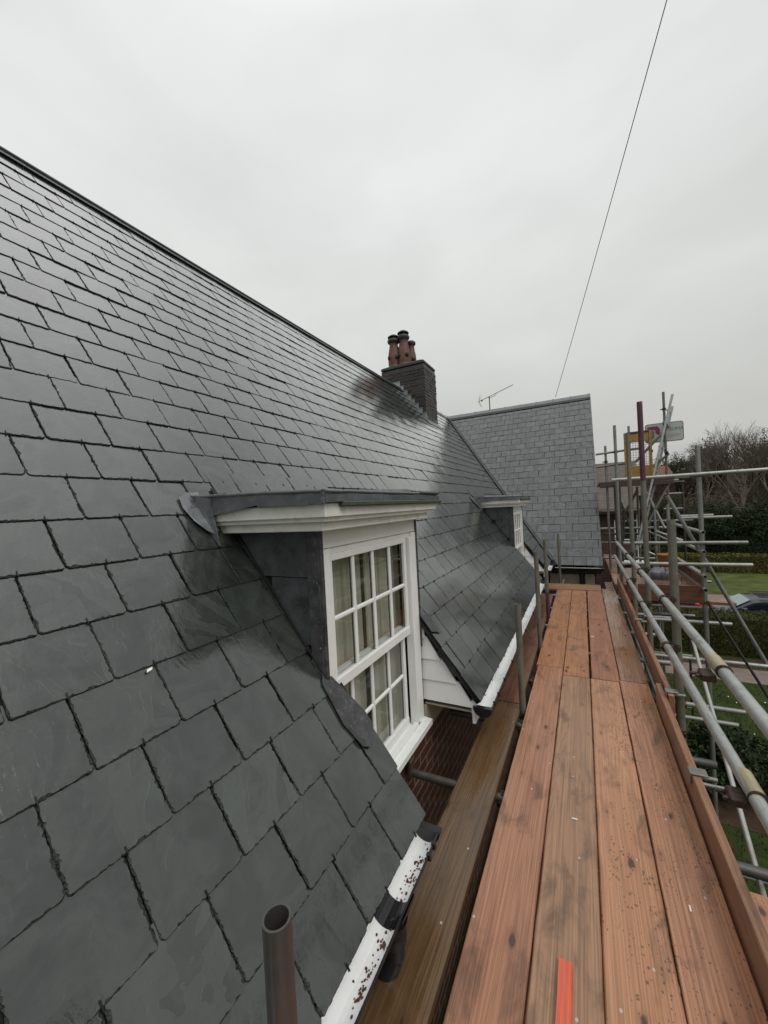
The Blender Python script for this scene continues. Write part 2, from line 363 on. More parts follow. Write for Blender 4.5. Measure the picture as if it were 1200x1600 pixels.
M['tube_olive'] = galv('dull_tube', (.16, .155, .125), .30, .5, .3); M['tube_dark'] = galv('dark_tube', (.05, .045, .043), .4, .45, .4)
M['tube_rust'] = galv('brown_tube', (.090, .086, .080), .3, .38, .5)
M['purple'] = simple('purple_paint', (.075, .020, .042), .45, .3, 7, .1, dirt=(.07, .05, .05), dirt_amt=.6)
M['coupler'] = simple('rusty_coupler', (.045, .03, .022), .55, .4, 30, .5, .4, dirt=(.12, .06, .03), dirt_amt=.5)
M['sleeve'] = galv('brassy_sleeve', (.40, .35, .22), .5, .40, .4)
M['yellow'] = simple('yellow_paint', (.30, .17, .03), .5, .25, 9, .1, dirt=(.12, .07, .02), dirt_amt=.5)
M['magenta'] = simple('magenta_print', (.22, .02, .09), .45, .05); M['grey_print'] = simple('grey_print', (.16, .15, .17), .45, .05)
M['green_print'] = simple('green_print', (.10, .26, .18), .45, .05); M['pink_print'] = simple('pink_print', (.42, .26, .30), .45, .05)
M['signboard'] = simple('pale_signboard', (.42, .44, .42), .4, .04); M['alu'] = galv('aluminium', (.40, .41, .41), .05, .4, .6)
M['cable'] = simple('cable_black', (.04, .04, .045), .6)
M['w_red'] = wood('board_reddish', (.26, .105, .050), (.35, .168, .095), wet=(.17, .38))
M['w_grey'] = wood('board_greyish', (.225, .115, .062), (.32, .180, .102), wet=(.17, .38), knots=.4)
M['w_orange'] = wood('board_orange', (.36, .160, .074), (.44, .220, .118), speck=1.1, wet=(.17, .38))
M['w_tan'] = wood('board_tan', (.29, .125, .062), (.38, .185, .102), speck=1.2, wet=(.17, .38))
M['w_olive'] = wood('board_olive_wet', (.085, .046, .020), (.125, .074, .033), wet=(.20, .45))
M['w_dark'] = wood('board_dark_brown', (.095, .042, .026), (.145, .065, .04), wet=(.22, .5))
M['w_far'] = wood('board_far', (.29, .122, .050), (.37, .172, .08), wet=(.18, .4))
M['w_farred'] = wood('board_far_red', (.25, .095, .048), (.31, .135, .072), wet=(.25, .5))
M['w_wet'] = wood('board_soaked', (.21, .10, .055), (.29, .155, .09), wet=(.08, .2))
M['w_edge'] = wood('toe_board_wood', (.20, .088, .046), (.27, .135, .075), wet=(.28, .5))
M['w_cross'] = wood('board_cross', (.21, .105, .048), (.26, .14, .07), wet=(.26, .5), along='X')
M['w_crossdark'] = wood('board_cross_dark', (.085, .034, .022), (.13, .052, .034), wet=(.18, .4), along='X')
M['w_crosswet'] = wood('board_cross_soaked', (.15, .075, .05), (.21, .12, .085), wet=(.06, .2), along='X')
M['batten'] = wood('orange_batten', (.52, .085, .035), (.62, .12, .055), dark=(.3, .04, .02), wet=(.4, .6), knots=0)
M['grass'] = simple('lawn_soil', (.030, .046, .012), .9, .35, 3, .5, dirt=(.045, .04, .018), dirt_amt=.6, spec=.1)
M['lawn_bright'] = simple('bright_lawn', (.058, .078, .020), .9, .45, 1.2, .4, dirt=(.085, .07, .035), dirt_amt=.6, spec=.1)
M['soil'] = simple('bare_soil', (.055, .036, .026), .9, .35, 5, .6, dirt=(.045, .055, .02), dirt_amt=.5, spec=.1)
M['pathm'] = simple('paved_path', (.17, .13, .115), .6, .2, 4, .3)
M['road'] = simple('wet_asphalt', (.05, .05, .052), .4, .2, 6, .3)
M['hill'] = simple('woodland_floor', (.035, .03, .018), .95, .4, .3, .5, spec=.1)
M['blade'] = foliage_mat('grass_blades', (.022, .042, .009), (.038, .065, .013), (.055, .075, .02))
M['hedge'] = foliage_mat('hedge_leaves', (.018, .028, .010), (.040, .052, .016), (.075, .07, .022))
M['hedge_y'] = foliage_mat('yellow_hedge_leaves', (.06, .075, .02), (.10, .105, .028), (.11, .08, .03))
M['ever'] = foliage_mat('evergreen_leaves', (.012, .024, .012), (.024, .040, .018), (.05, .065, .028))
M['ever2'] = foliage_mat('olive_leaves', (.03, .04, .018), (.05, .058, .024), (.07, .07, .035))
M['brownleaf'] = foliage_mat('brown_twigs', (.06, .047, .034), (.095, .072, .052), (.12, .095, .07))
M['w_black'] = wood('board_black_wet', (.030, .018, .014), (.045, .026, .02), wet=(.2, .4), along='X')
M['bark'] = simple('bare_bark', (.13, .108, .088), .9, .3, 4, .3, spec=.1)
M['rooftile'] = brick_mat('brown_roof_tile', (.115, .09, .072), (.085, .068, .056), (.045, .036, .03), 'XZ', .7, 1.9)
M['redtile'] = brick_mat('red_roof_tile', (.22, .07, .045), (.17, .055, .035), (.07, .03, .02), 'XZ', .7, 1.9)
M['hbrick'] = brick_mat('house_red_brick', (.075, .028, .02), (.05, .022, .016), (.10, .08, .065), 'XZ', .8)
M['carred'] = simple('red_car_paint', (.42, .012, .02), .15, .02, 2, spec=.6); M['cargrey'] = simple('dark_car_paint', (.05, .056, .066), .12, .05, 2, metal=.3)
M['carwhite'] = simple('white_car_paint', (.75, .76, .76), .2, .02, 2); M['carglass'] = simple('car_glass', (.012, .018, .022), .05, .02, 2)
M['windscreen'] = simple('misty_windscreen', (.22, .29, .29), .08, .08, 2); M['tyre'] = simple('tyre', (.015, .015, .015), .8)  # windscreen gets a pale, nearly even colour
M['flower'] = simple('white_flower', (.8, .8, .75), .6, .05)

# ============================================================ main roof geometry constants
TH = R(52.8); CT, ST = math.cos(TH), math.sin(TH)
XE, ZE = -.67, .27
U = Vector((-CT, 0, ST)); NR = Vector((ST, 0, CT)); A = Vector((0, 1, 0)); O = Vector((XE, 0, ZE))
SR = 5.31; GA = .2125; WD = .25
RX, RZ = XE-SR*CT, ZE+SR*ST
CY, CZ = 9.15, .175                     # cross wing eaves line
CU = Vector((0, CT, ST)); CN = Vector((0, -ST, CT)); CO = Vector((0, CY, CZ)); CA = Vector((1, 0, 0))
SRC = (RZ-CZ)/ST; CRY = CY+SRC*CT
XV = .32                                # cross wing verge
def RP(y, s, h=0.): return O+A*y+U*s+NR*h
def CP(x, s, h=0.): return CO+CA*x+CU*s+CN*h

house = thing('slate_roofed_house', (-2.5, 4, -4), 'brick house under wet slate roofs with two white dormers beside the scaffold walkway', 'house')

def clip(poly, flags, na, ns, c):
    P = []; Fl = []; n = len(poly)
    for i in range(n):
        p, q = poly[i], poly[(i+1) % n]; dp = na*p[0]+ns*p[1]-c; dq = na*q[0]+ns*q[1]-c
        if dp <= 0:
            P.append(p); Fl.append(flags[i])
            if dq > 0:
                t = dp/(dp-dq); P.append((p[0]+(q[0]-p[0])*t, p[1]+(q[1]-p[1])*t)); Fl.append(False)
        elif dq <= 0:
            t = dp/(dp-dq); P.append((p[0]+(q[0]-p[0])*t, p[1]+(q[1]-p[1])*t)); Fl.append(flags[i])
    return P, Fl
def slate(mb, hk, Of, Af, Uf, Nf, a0, a1, s0, L, clips, lod, h0=.013, t=.0062, hook=True):
    g = random.uniform(.0012, .0028)
    js = random.uniform(-.0018, .0018)
    poly = [(a0+g, s0+js), (a1-g, s0+js+random.uniform(-.0015, .0015)), (a1-g, s0+L), (a0+g, s0+L)]; fl = [True, True, False, True]
    if lod >= 10:   # clipped lower corners
        k = random.uniform(.003, .012); k2 = random.uniform(.003, .012)
        poly = [(a0+g+k, poly[0][1]), (a1-g-k2, poly[1][1]), (a1-g, poly[1][1]+k2), poly[2], poly[3], (a0+g, poly[0][1]+k)]
        fl = [True, True, True, False, True, True]
    for na, ns, c in clips:
        poly, fl = clip(poly, fl, na, ns, c)
        if len(poly) < 3: return
    ar = abs(sum(poly[i][0]*poly[(i+1) % len(poly)][1]-poly[(i+1) % len(poly)][0]*poly[i][1] for i in range(len(poly))))*.5
    if ar < .0012: return
    tx = random.gauss(0, .0065); ty = random.gauss(0, .006); ac = (a0+a1)/2; dh = random.uniform(0, .0012)
    def H(a, s): return h0+dh-(s-s0)*(t/GA)+tx*(a-ac)+ty*(s-s0)
    outer = []; inner = []; n = len(poly)
    for i in range(n):
        p, q = poly[i], poly[(i+1) % n]; pr = poly[i-1]
        ex, ey = q[0]-p[0], q[1]-p[1]; ln = math.hypot(ex, ey)
        if ln < 1e-6: continue
        nx, ny = -ey/ln, ex/ln
        px, py = p[0]-pr[0], p[1]-pr[1]; pl = math.hypot(px, py) or 1; pnx, pny = -py/pl, px/pl
        seg = max(1, int(ln*lod*(9 if lod > 8 else 6))) if fl[i] else 1
        ph = random.uniform(0, 50)
        for k in range(seg):
            u = (k+(random.uniform(-.3, .3) if k else 0))/seg
            x, y = p[0]+ex*u, p[1]+ey*u
            if fl[i]:
                w = (.0014+.0058*max(0, noise.noise((x*34+ph, y*34, ph)) + .18)+random.choice((0, 0, .002, .004, .006))*random.random())*(1. if lod > 5 else .55)
                jo = random.uniform(-.0012, .0012) if lod >= 4 else 0
            else: w = .0008; jo = 0
            if k == 0:
                wp = .005 if fl[i-1] else .0008; ww = min(w, .005)
                outer.append((x, y)); cr_ = nx*pnx+ny*pny
                if cr_ > .5: inner.append((x+nx*ww, y+ny*ww))
                else: inner.append((x+nx*ww+pnx*wp, y+ny*ww+pny*wp))
            else:
                outer.append((x-nx*jo, y-ny*jo)); inner.append((x+nx*w, y+ny*w))
    m_ = len(outer)
    def P3(a, s, h): return Of+Af*a+Uf*s+Nf*h
    V = [P3(x, y, H(x, y)) for x, y in inner]+[P3(x, y, H(x, y)-(.0034+random.uniform(-.0006, .0006))) for x, y in outer]+[P3(x, y, H(x, y)-.0085) for x, y in outer]
    F = [tuple(range(m_))]+[(m_+k, m_+(k+1) % m_, (k+1) % m_, k) for k in range(m_)]+[(2*m_+k, 2*m_+(k+1) % m_, m_+(k+1) % m_, m_+k) for k in range(m_)]
    q_ = random.random()*.98; mb.add(V, F, False, q_)
    for z_ in range(1, len(F)): mb.a[-z_] = (20 if z_ <= m_ else 10)+q_
    if hook and hk is not None and fl[0]:
        hs = s0+js
        ok = all(na*ac+ns*(hs+.01)-c < -.01 for na, ns, c in clips)
        if ok:
            r = .0016; b0 = P3(ac, hs-.006, H(ac, s0)-.004); 
            hk.add([P3(ac-r, hs-.006, H(ac, s0)-.006), P3(ac+r, hs-.006, H(ac, s0)-.006), P3(ac+r, hs+.016, H(ac, s0)+.0035), P3(ac-r, hs+.016, H(ac, s0)+.0035),
                    P3(ac-r, hs-.006, H(ac, s0)+.003), P3(ac+r, hs-.006, H(ac, s0)+.003)], [(0, 1, 5, 4), (4, 5, 2, 3), (0, 4, 3), (1, 2, 5)])

mb = MB(); hk = MB(); dk = MB()
YV = lambda s: CY+(ZE+s*ST-CZ)/ST*CT    # valley, y for given s on the main roof
vsl = CT                                 # dy/ds of valley
vclip = (1., -vsl, CY+(ZE-CZ)/ST*CT-.07)
def ivals(s0):
    if s0 < .60: return [(-1.7, 1.53), (2.55, 7.03), (8.05, None)]
    if s0 < 1.75: return [(-1.7, 1.448), (2.545, 6.948), (8.045, None)]
    return [(-1.7, None)]
k = 0
while k*GA < SR-.02:
    s0 = k*GA; L = min(.262, SR-s0); off = .158 if k % 2 else .03
    off += random.uniform(-.004, .004)
    for (ya, yb) in ivals(s0):
        vx = [(.28, .09, .4716)] if (ya == -1.7 and s0 < .75) else []
        ye = YV(s0+L)+.3 if yb is None else yb
        a = ya-((ya-off) % WD)
        while a < ye:
            dist = (RP(a+.12, s0)-CAM).length
            lod = 16 if dist < 2.6 else 9 if dist < 4.2 else 5 if dist < 6.5 else 3
            cl = [(-1, 0, -ya), vclip] if yb is None else [(-1, 0, -ya), (1, 0, yb)]+vx
            jw = random.uniform(-.002, .002)
            slate(mb, hk, O, A, U, NR, a+jw, a+WD+jw, s0, L, cl, lod)
            a += WD
    k += 1
# short head course above each dormer roof
for ya in (1.448, 6.948):
    a = ya-.08
    while a < ya+1.1:
        slate(mb, None, O, A, U, NR, a, a+WD, 1.825, .17, [(-1, 0, -ya), (1, 0, ya+1.097)], 9, .017, hook=False); a += WD
# felt / decking below
def dquad(b, *ps): b.add(ps, [tuple(range(len(ps)))])
dquad(dk, RP(-1.7, 0, -.004), RP(1.525, 0, -.004), RP(1.525, .65, -.004), RP(-1.7, .65, -.004))
dquad(dk, RP(-1.7, .65, -.004), RP(1.44, .65, -.004), RP(1.44, 1.85, -.004), RP(-1.7, 1.85, -.004))
dquad(dk, RP(2.555, 0, -.004), RP(7.025, 0, -.004), RP(7.025, .65, -.004), RP(2.555, .65, -.004))
dquad(dk, RP(2.55, .65, -.004), RP(6.94, .65, -.004), RP(6.94, 1.85, -.004), RP(2.55, 1.85, -.004))
dquad(dk, RP(8.05, 0, -.004), RP(YV(0), 0, -.004), RP(YV(1.85), 1.85, -.004), RP(8.05, 1.85, -.004))
dquad(dk, RP(-1.7, 1.85, -.004), RP(YV(1.85), 1.85, -.004), RP(YV(SR), SR, -.004), RP(-1.7, SR, -.004))
roof = mb.build('main_roof_slope', M['slate'], house); roof['label'] = 'long dark slate slope, wet and shining'
hk.build('slate_hooks', M['hook'], roof); dk.build('roof_felt', M['deck'], roof)
# rear slope (behind the ridge)
rb = MB(); rb.prism([(RX, -1.7, RZ), (RX-3.3, -1.7, RZ-4.3), (RX-3.3, -1.7, RZ-4.36), (RX, -1.7, RZ-.06)], (0, 14, 0)); rb.build('rear_roof_slope', M['slate'], house)

# cross wing slates
mc = MB(); dc = MB(); k = 0
def xv(s): # valley x for a given s on cross plane
    z = CZ+s*ST; return XE-(z-ZE)/ST*CT
vcl = (-1., -CT, -(XE+(ZE-CZ)/ST*CT)-.055)     # keep x >= xv(s)+.055
while k*GA < SRC-.02:
    s0 = k*GA; L = min(.262, SRC-s0); off = .02+(WD/2 if k % 2 else 0)+random.uniform(-.004, .004)
    a = -4.1-((-4.1-off) % WD)
    while a < XV:
        jw = random.uniform(-.003, .003)
        slate(mc, None, CO, CA, CU, CN, a+jw, a+WD+jw, s0, L, [vcl, (1, 0, XV)], 4, hook=False); a += WD
    k += 1
dc.add([CP(xv(0), 0, -.004), CP(XV-.01, 0, -.004), CP(XV-.01, SRC, -.004), CP(xv(SRC), SRC, -.004)], [(0, 1, 2, 3)])
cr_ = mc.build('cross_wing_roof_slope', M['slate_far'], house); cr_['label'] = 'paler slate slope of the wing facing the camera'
dc.build('roof_felt', M['deck'], cr_)
# rear slope + verge of cross wing
rc = MB(); rc.prism([(XV, CRY, RZ), (XV, CRY+3.3, RZ-4.3), (XV, CRY+3.3, RZ-4.36), (XV, CRY, RZ-.06)], (-5.5, 0, 0)); rc.build('rear_roof_slope', M['slate'], house)
vb = MB(); vb.prism([CP(XV-.03, -.02, -.06), CP(XV-.03, SRC, -.06), CP(XV-.03, SRC, -.006), CP(XV-.03, -.02, -.006)], (.018, 0, 0)); vb.build('verge_board', M['black_plastic'], house)
# valley lead
vl = MB()
for sgn in (0, 1):
    pts = []
    for q in range(13):
        s = q/12*SR; y = YV(s); c0 = RP(y, s, .012)
        e = RP(y-.10, s, .022) if sgn == 0 else CP(xv((RP(y, s).z-CZ)/ST)+.085, (RP(y, s).z-CZ)/ST, .022)
        pts.append((c0, e))
    for (a0_, b0_), (a1_, b1_) in zip(pts[:-1], pts[1:]): vl.quad(a0_, b0_, b1_, a1_)
v_ = vl.build('valley_lining', M['lead'], house)
vr = MB()
for dd in (-.045,):
    vr.path([RP(YV(s)+dd, s, .03) for s in (0, 1.3, 2.6, 4, SR)], .010, 6)
vr.build('valley_roll', M['lead'], v_)

# ridges
def ridge(pa, pb, side, seg, name, mat, r=.13):
    pa, pb = Vector(pa), Vector(pb); d = (pb-pa).normalized(); L = (pb-pa).length; n = int(L/seg)+1; up = Vector((0, 0, 1)); w = d.cross(up)
    b = MB(); nb = b; b.cur = .5
    for k in range(n):
        t0 = k*seg; t1 = min(L, t0+seg-.004)
        if t1 <= t0: continue
        dz = random.uniform(-.002, .002); 
        for sg in (1, -1):
            sl_ = (w*sg*CT-up*ST)
            a0_ = pa+d*t0+up*(.042+dz); a1_ = pa+d*t1+up*(.042+dz)
            b.prism([a0_, a0_+sl_*r, a0_+sl_*r-Vector((w*sg*ST+up*CT))*.014, a0_-up*.018], a1_-a0_)
        nb.prism([pa+d*t0+w*.010+up*.036, pa+d*t0+w*.006+up*.056, pa+d*t0-w*.006+up*.056, pa+d*t0-w*.010+up*.036], d*.022)
    o = b.build(name, mat, house); return o
rr = ridge((RX, -1.7, RZ+.006), (RX, 8.8, RZ+.006), 1, .46, 'ridge_capping', M['ridge_dark'], .080)
w = MB(); w.tube((RX+.006, -1.7, RZ+.048), (RX+.006, 8.8, RZ+.048), .012, 8, hollow=False); w.build('ridge_roll', M['ridge'], rr)
ridge((RX, 10.0, RZ+.006), (RX, CRY, RZ+.006), 1, .46, 'ridge_capping', M['ridge'], .15)
ridge((RX, CRY, RZ+.004), (XV, CRY, RZ+.004), 1, .46, 'ridge_capping', M['ridge'])
us = MB(); us.prism([CP(RX, SRC-.185, .016), CP(RX, SRC-.11, .016), CP(RX, SRC-.11, .036), CP(RX, SRC-.185, .030)], (XV-RX, 0, 0)); us.build('ridge_mortar_strip', M['ridge_under'], house)  # near-black strip painted as the shadow line under the wing ridge capping

# ------------------------------------------------------------ chimney
CX0, CX1, CY0, CY1, CTOP = -4.42, -3.27, 8.8, 9.62, 5.17
ch = MB()
V = []; 
def brickbox(b, x0, x1, y0, y1, z0, z1):
    b.bbox(x0, x1, y0, y1, z0, z1, .012)
brickbox(ch, CX0, CX1, CY0, CY1, 1.0, CTOP-.10)
chim = ch.build('chimney', M['stack'], house)
bk_ = MB(); z = 2.6; row = 0
while z < CTOP-.17:
    for (a0_, a1_, face) in ((CX0, CX1, 0), (CY0, CY1, 1)):
        t = a0_-(.0 if (row+face) % 2 else .1125)
        while t < a1_-.01:
            t0 = max(a0_-.006, t+.005); t1 = min(a1_+.006, t+.220); j = random.uniform(.004, .016); jz = random.uniform(-.002, .002); bk_.cur = random.random()
            if t1-t0 > .03:
                if face == 0: bk_.bbox(t0, t1, CY0-j, CY0+.03, z+.005+jz, z+.070+jz, .005)
                else: bk_.bbox(CX1-.03, CX1+j, t0, t1, z+.005+jz, z+.070+jz, .005)
            t += .225
    z += .075; row += 1
bk_.build('brick_facing', M['stackbrick'], chim)
cp_ = MB(); cp_.bbox(CX0-.006, CX1+.010, CY0-.010, CY1+.006, CTOP-.085, CTOP-.03, .012); cp_.build('top_course', M['soot'], chim)
fl_ = MB(); fl_.prism([(CX0+.02, CY0, CTOP-.02), (CX1-.02, CY0, CTOP-.02), (CX1-.25, CY0+.2, CTOP+.06), (CX0+.2, CY0+.2, CTOP+.06)], (0, .001, 0))
fl_ = MB(); a_ = [(CX0, CY0, CTOP-.02), (CX1, CY0, CTOP-.02), (CX1, CY1, CTOP-.02), (CX0, CY1, CTOP-.02), (CX0+.18, CY0+.18, CTOP+.07), (CX1-.18, CY0+.18, CTOP+.07), (CX1-.18, CY1-.18, CTOP+.07), (CX0+.18, CY1-.18, CTOP+.07)]
fl_.add(a_, [(0, 1, 5, 4), (1, 2, 6, 5), (2, 3, 7, 6), (3, 0, 4, 7), (4, 5, 6, 7)]); fl_.build('mortar_flaunching', M['mortar'], chim)
def pot(x, y, h=.80, cowl=True, r=.15):
    b = MB(); z0 = CTOP+.02
    prof = [(r*1.12, 0), (r*1.14, .03), (r*1.0, .06), (r*1.05, h*.12), (r*1.08, h*.30), (r*1.0, h*.45), (r*.78, h*.64), (r*.70, h*.74), (r*.78, h*.76)]
    b.lathe((x, y, z0), prof); p = b.build('chimney_pot', M['pot'], chim)
    c = MB(); c.lathe((x, y, z0), [(r*.78, h*.76), (r*1.02, h*.80), (r*1.08, h*.85), (r*.96, h*.88), (r*.80, h*.90), (r*.7, h*.88), (r*.5, h*.86)], 16)
    c.build('pot_rim', M['soot'], p)
    if cowl:
        w = MB()
        for q in range(6):
            a = q*math.pi/3; w.tube((x+r*.78*math.cos(a), y+r*.78*math.sin(a), z0+h*.88), (x+r*.7*math.cos(a), y+r*.7*math.sin(a), z0+h*.97), .012, 6, hollow=False)
        w.lathe((x, y, z0), [(r*1.0, h*.955), (r*.95, h*.975), (r*.55, h*1.02), (.001, h*1.035)], 16)
        w.build('cowl', M['soot'], p)
    for (ax, hz) in ((-.9, .30), (.5, .30)):
        q = MB(); q.lathe((x+math.cos(ax-1.2)*r*.93, y+math.sin(ax-1.2)*r*.93, z0+h*hz-.05), [(.001, 0), (.05, .01), (.055, .05), (.05, .09), (.001, .10)], 10); q.build('vent_hole', M['deck'], p)
pot(-4.16, 9.08, .84); pot(-3.90, 9.12, .90); pot(-4.15, 9.42, .72, False, .12); pot(-3.84, 9.45, .84, False, .125)
dm = MB(); dm.lathe((-3.50, 9.22, CTOP+.03), [(.13, 0), (.125, .05), (.09, .10), (.001, .125)], 16); dm.build('capped_flue', M['soot'], chim)
# stepped flashing on the near face, following the slope
sf = MB()
s_ = 4.27
for q in range(8):
    s1 = s_+q*.155; x1 = XE-s1*CT; z1 = ZE+s1*ST
    x0 = x1-.155*CT; zt = z1+.155*ST+.075
    sf.bbox(max(CX0, x0-.11), x1, CY0-.022-.0005*q, CY0-.002, z1-.03, zt+.0, .0015)
    sf.bbox(max(CX0, x0-.13), x1+.01, CY0-.034, CY0-.018, zt-.008, zt+.006, .0015)
st_ = sf.build('stepped_flashing', M['lead_light'], chim)
ap = MB(); s1 = 4.27; ap.prism([RP(CY0-.12, s1-.14, .02), RP(CY1+.1, s1-.14, .02), RP(CY1+.1, s1+.02, .024), RP(CY0-.12, s1+.02, .024)], NR*.004)
ap.prism([(CX1+.006, CY0-.02, ZE+s1*ST-.01), (CX1+.006, CY1+.02, ZE+s1*ST-.01), (CX1+.006, CY1+.02, ZE+s1*ST+.13), (CX1+.006, CY0-.02, ZE+s1*ST+.13)], (.005, 0, 0))
ap.build('apron_flashing', M['lead'], chim)

# ------------------------------------------------------------ dormers
def dormer(dy, first):
    FX = -1.08; Y0, Y1 = 1.44+dy, 2.55+dy
    f = MB()   # white casing: head board, jambs, sill line
    f.bbox(FX-.06, FX, Y0, Y1, 1.435, 1.60)                                # head board
    f.bbox(FX-.06, FX+.004, Y0+.003, Y0+.062, .06, 1.432)                  # near jamb
    f.bbox(FX-.06, FX+.004, Y1-.075, Y1-.003, .06, 1.432)                  # far jamb
    f.bbox(FX-.05, FX-.010, Y0+.062, Y1-.075, 1.40, 1.432)
    f.bbox(FX-.05, FX-.008, Y0+.062, Y0+.078, .10, 1.40, .002); f.bbox(FX-.05, FX-.008, Y1-.10, Y1-.075, .10, 1.40, .002)
    f.bbox(FX-.045, FX+.012, Y1-.13, Y1-.10, .10, 1.40, .002)
    D = f.build('dormer', M['white'], house)
    if first: D['label'] = 'nearer dormer with white sash window'
    else: D['label'] = 'farther dormer with white sash window'
    s = MB(); s.prism([(FX-.08, Y0+.02, .105), (FX+.062, Y0+.02, .088), (FX+.062, Y0+.02, .052), (FX-.08, Y0+.02, .045)], (0, Y1-Y0-.015, 0))
    s.bbox(FX-.02, FX+.012, Y0+.06, Y1-.07, .08, .118, .003); s.build('sill', M['white'], D)
    ya, yb = Y0+.058, Y1-.145; cols = 4
    def sash(x, z0, z1, top, bot, name):
        b = MB(); st = .036
        b.bbox(x-.03, x, ya, ya+st, z0, z1, .003); b.bbox(x-.03, x, yb-st, yb, z0, z1, .003)
        b.bbox(x-.03, x+.002, ya+.001, yb-.001, z1-top, z1, .003); b.bbox(x-.03, x+.004, ya+.001, yb-.001, z0, z0+bot, .003)
        w = (yb-ya-2*st-3*.024)/4
        for q in range(1, 4):
            y = ya+st+q*w+(q-1)*.024; b.bbox(x-.024, x-.004, y, y+.024, z0+bot-.002, z1-top+.002, .006)
        zm = (z0+bot+z1-top)/2; b.bbox(x-.025, x-.005, ya+st-.002, yb-st+.002, zm-.012, zm+.012, .006)
        o = b.build(name, M['white'], D)
        g = MB(); g.quad((x-.016, ya+.02, z0+.02), (x-.016, yb-.02, z0+.02), (x-.016, yb-.02, z1-.02), (x-.016, ya+.02, z1-.02)); gp = g.build('glass', M['glass'], D)
        k = MB()
        for q in range(4):
            y = ya+st+(q+1)*w+q*.024; k.bbox(x-.023, x-.0235+.006, y-.010, y, z0+bot, z1-top, .001)
        k.build('glazing_spacer', M['black_plastic'], D)
    sash(FX-.010, .74, 1.40, .032, .055, 'upper_sash'); sash(FX-.052, .10, .80, .05, .06, 'lower_sash')
    # inside: curtain in folds and dark room
    c = MB(); P = []
    nseg = 90
    for q in range(nseg+1):
        y = Y0+.05+(Y1-Y0-.10)*q/nseg
        P.append((FX-.14+.022*math.sin(q*.95)+.012*math.sin(q*2.3+1), y))
    for (x0, y0), (x1, y1) in zip(P[:-1], P[1:]):
        if abs((y0-Y0-.56)) < .05: continue
        c.add([(x0, y0, .02), (x1, y1, .02), (x1, y1, 1.42), (x0, y0, 1.42)], [(0, 1, 2, 3)], True)
    c.build('curtain', M['curtain'], D)
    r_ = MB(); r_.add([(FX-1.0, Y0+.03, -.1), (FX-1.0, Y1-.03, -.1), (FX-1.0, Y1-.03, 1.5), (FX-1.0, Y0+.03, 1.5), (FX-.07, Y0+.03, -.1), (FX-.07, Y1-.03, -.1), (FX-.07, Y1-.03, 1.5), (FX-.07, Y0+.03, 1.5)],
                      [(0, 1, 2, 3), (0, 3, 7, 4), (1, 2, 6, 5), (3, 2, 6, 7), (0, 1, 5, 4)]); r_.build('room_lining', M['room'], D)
    # cheeks
    for sgn, yy in ((-1, Y0), (1, Y1)):
        c = MB()
        def S(x): return (XE-x)/CT      # s for x
        def cz(x): return ZE+S(x)*ST
        y_ = yy-sgn*.02
        c.prism([(FX-.02, y_, cz(FX-.02)), (FX-.02, y_, 1.60), (XE-((1.60-ZE)/ST)*CT, y_, 1.60)], (0, sgn*.016, 0))
        C0 = c.build('cheek_backing', M['deck'], D)
        q = MB()   # cheek slates in courses with lap lines
        zs = [.70, .98, 1.30, 1.56]
        if sgn < 0:
            for j in range(3):
                z0, z1 = zs[j], zs[j+1]; xs = [FX-.07, FX-.34, FX-.62, FX-.95] if j == 2 else [FX-.07, FX-.30 if j == 1 else FX-.36, FX-.60, -2.0]
                if j == 2: xs = [FX-.02, -2.0]
                for xa, xb in zip(xs[:-1], xs[1:]):
                    xa2 = xa-.006
                    xl0 = XE-((z0-ZE)/ST)*CT; xl1 = XE-((z1-ZE)/ST)*CT
                    lo = max(xb, xl0); hi_ = max(xb, xl1)
                    if xa2 <= lo+.01 and xa2 <= hi_+.01: continue
                    if xa2 <= lo: continue
                    z0 = z0+.002; pts = [(xa2, Y0-.004, z0+.003), (xa2, Y0-.004, z1)]
                    if xb <= xl1: pts += [(xl1, Y0-.004, z1), (xl0, Y0-.004, z0+.003)]
                    elif xb < xl0: zc = ZE+(XE-xb)/CT*ST; pts += [(xb, Y0-.004, z1), (xb, Y0-.004, zc), (xl0, Y0-.004, z0+.003)]
                    else: pts += [(xb, Y0-.004, z1), (xb, Y0-.004, z0+.003)]
                    q.prism(pts, (0, -.008-.003*j+.002*(xa > FX-.1), 0)); z0 = z0-.002
            q.build('cheek_slates', M['cheek'], D)
            e = MB(); e.bbox(FX-.075, FX-.004, Y0-.020, Y0-.003, .66, 1.575, .004); e.bbox(FX-.012, FX+.010, Y0-.018, Y0+.004, .66, 1.575, .003)
            for z in (1.50, 1.28, .98, .74): e.lathe((FX-.02, Y0-.021, z), [(.006, -.006), (.006, .006), (.001, .007)], 8)
            e.build('corner_lead', M['lead_dark'], D)
        else:
            e = MB(); e.bbox(FX-.03, FX+.012, Y1-.004, Y1+.014, .60, 1.575, .004); e.build('corner_lead', M['lead_dark'], D)
        # soaker along cheek
        w = MB(); w.prism([RP(yy+sgn*.002, .70, .016), RP(yy+sgn*.022, .70, .018), RP(yy+sgn*.022, 1.86, .018), RP(yy+sgn*.002, 1.86, .016)], NR*.006); w.build('soaker', M['deck'], D)
    # cornice
    c = MB()
    xf = FX+.135; yn = Y0-.14; yf = Y1+.10
    def ring(o_, z0, z1, th=.02):
        c.bbox(-1.78, xf+o_, yn-o_, yn-o_+th, z0, z1, .003); c.bbox(-1.78, xf+o_, yf+o_-th, yf+o_, z0, z1, .003); c.bbox(xf+o_-th, xf+o_, yn-o_+th, yf+o_-th, z0, z1, .003)
    ring(0, 1.585, 1.645); ring(-.018, 1.565, 1.588, .02)
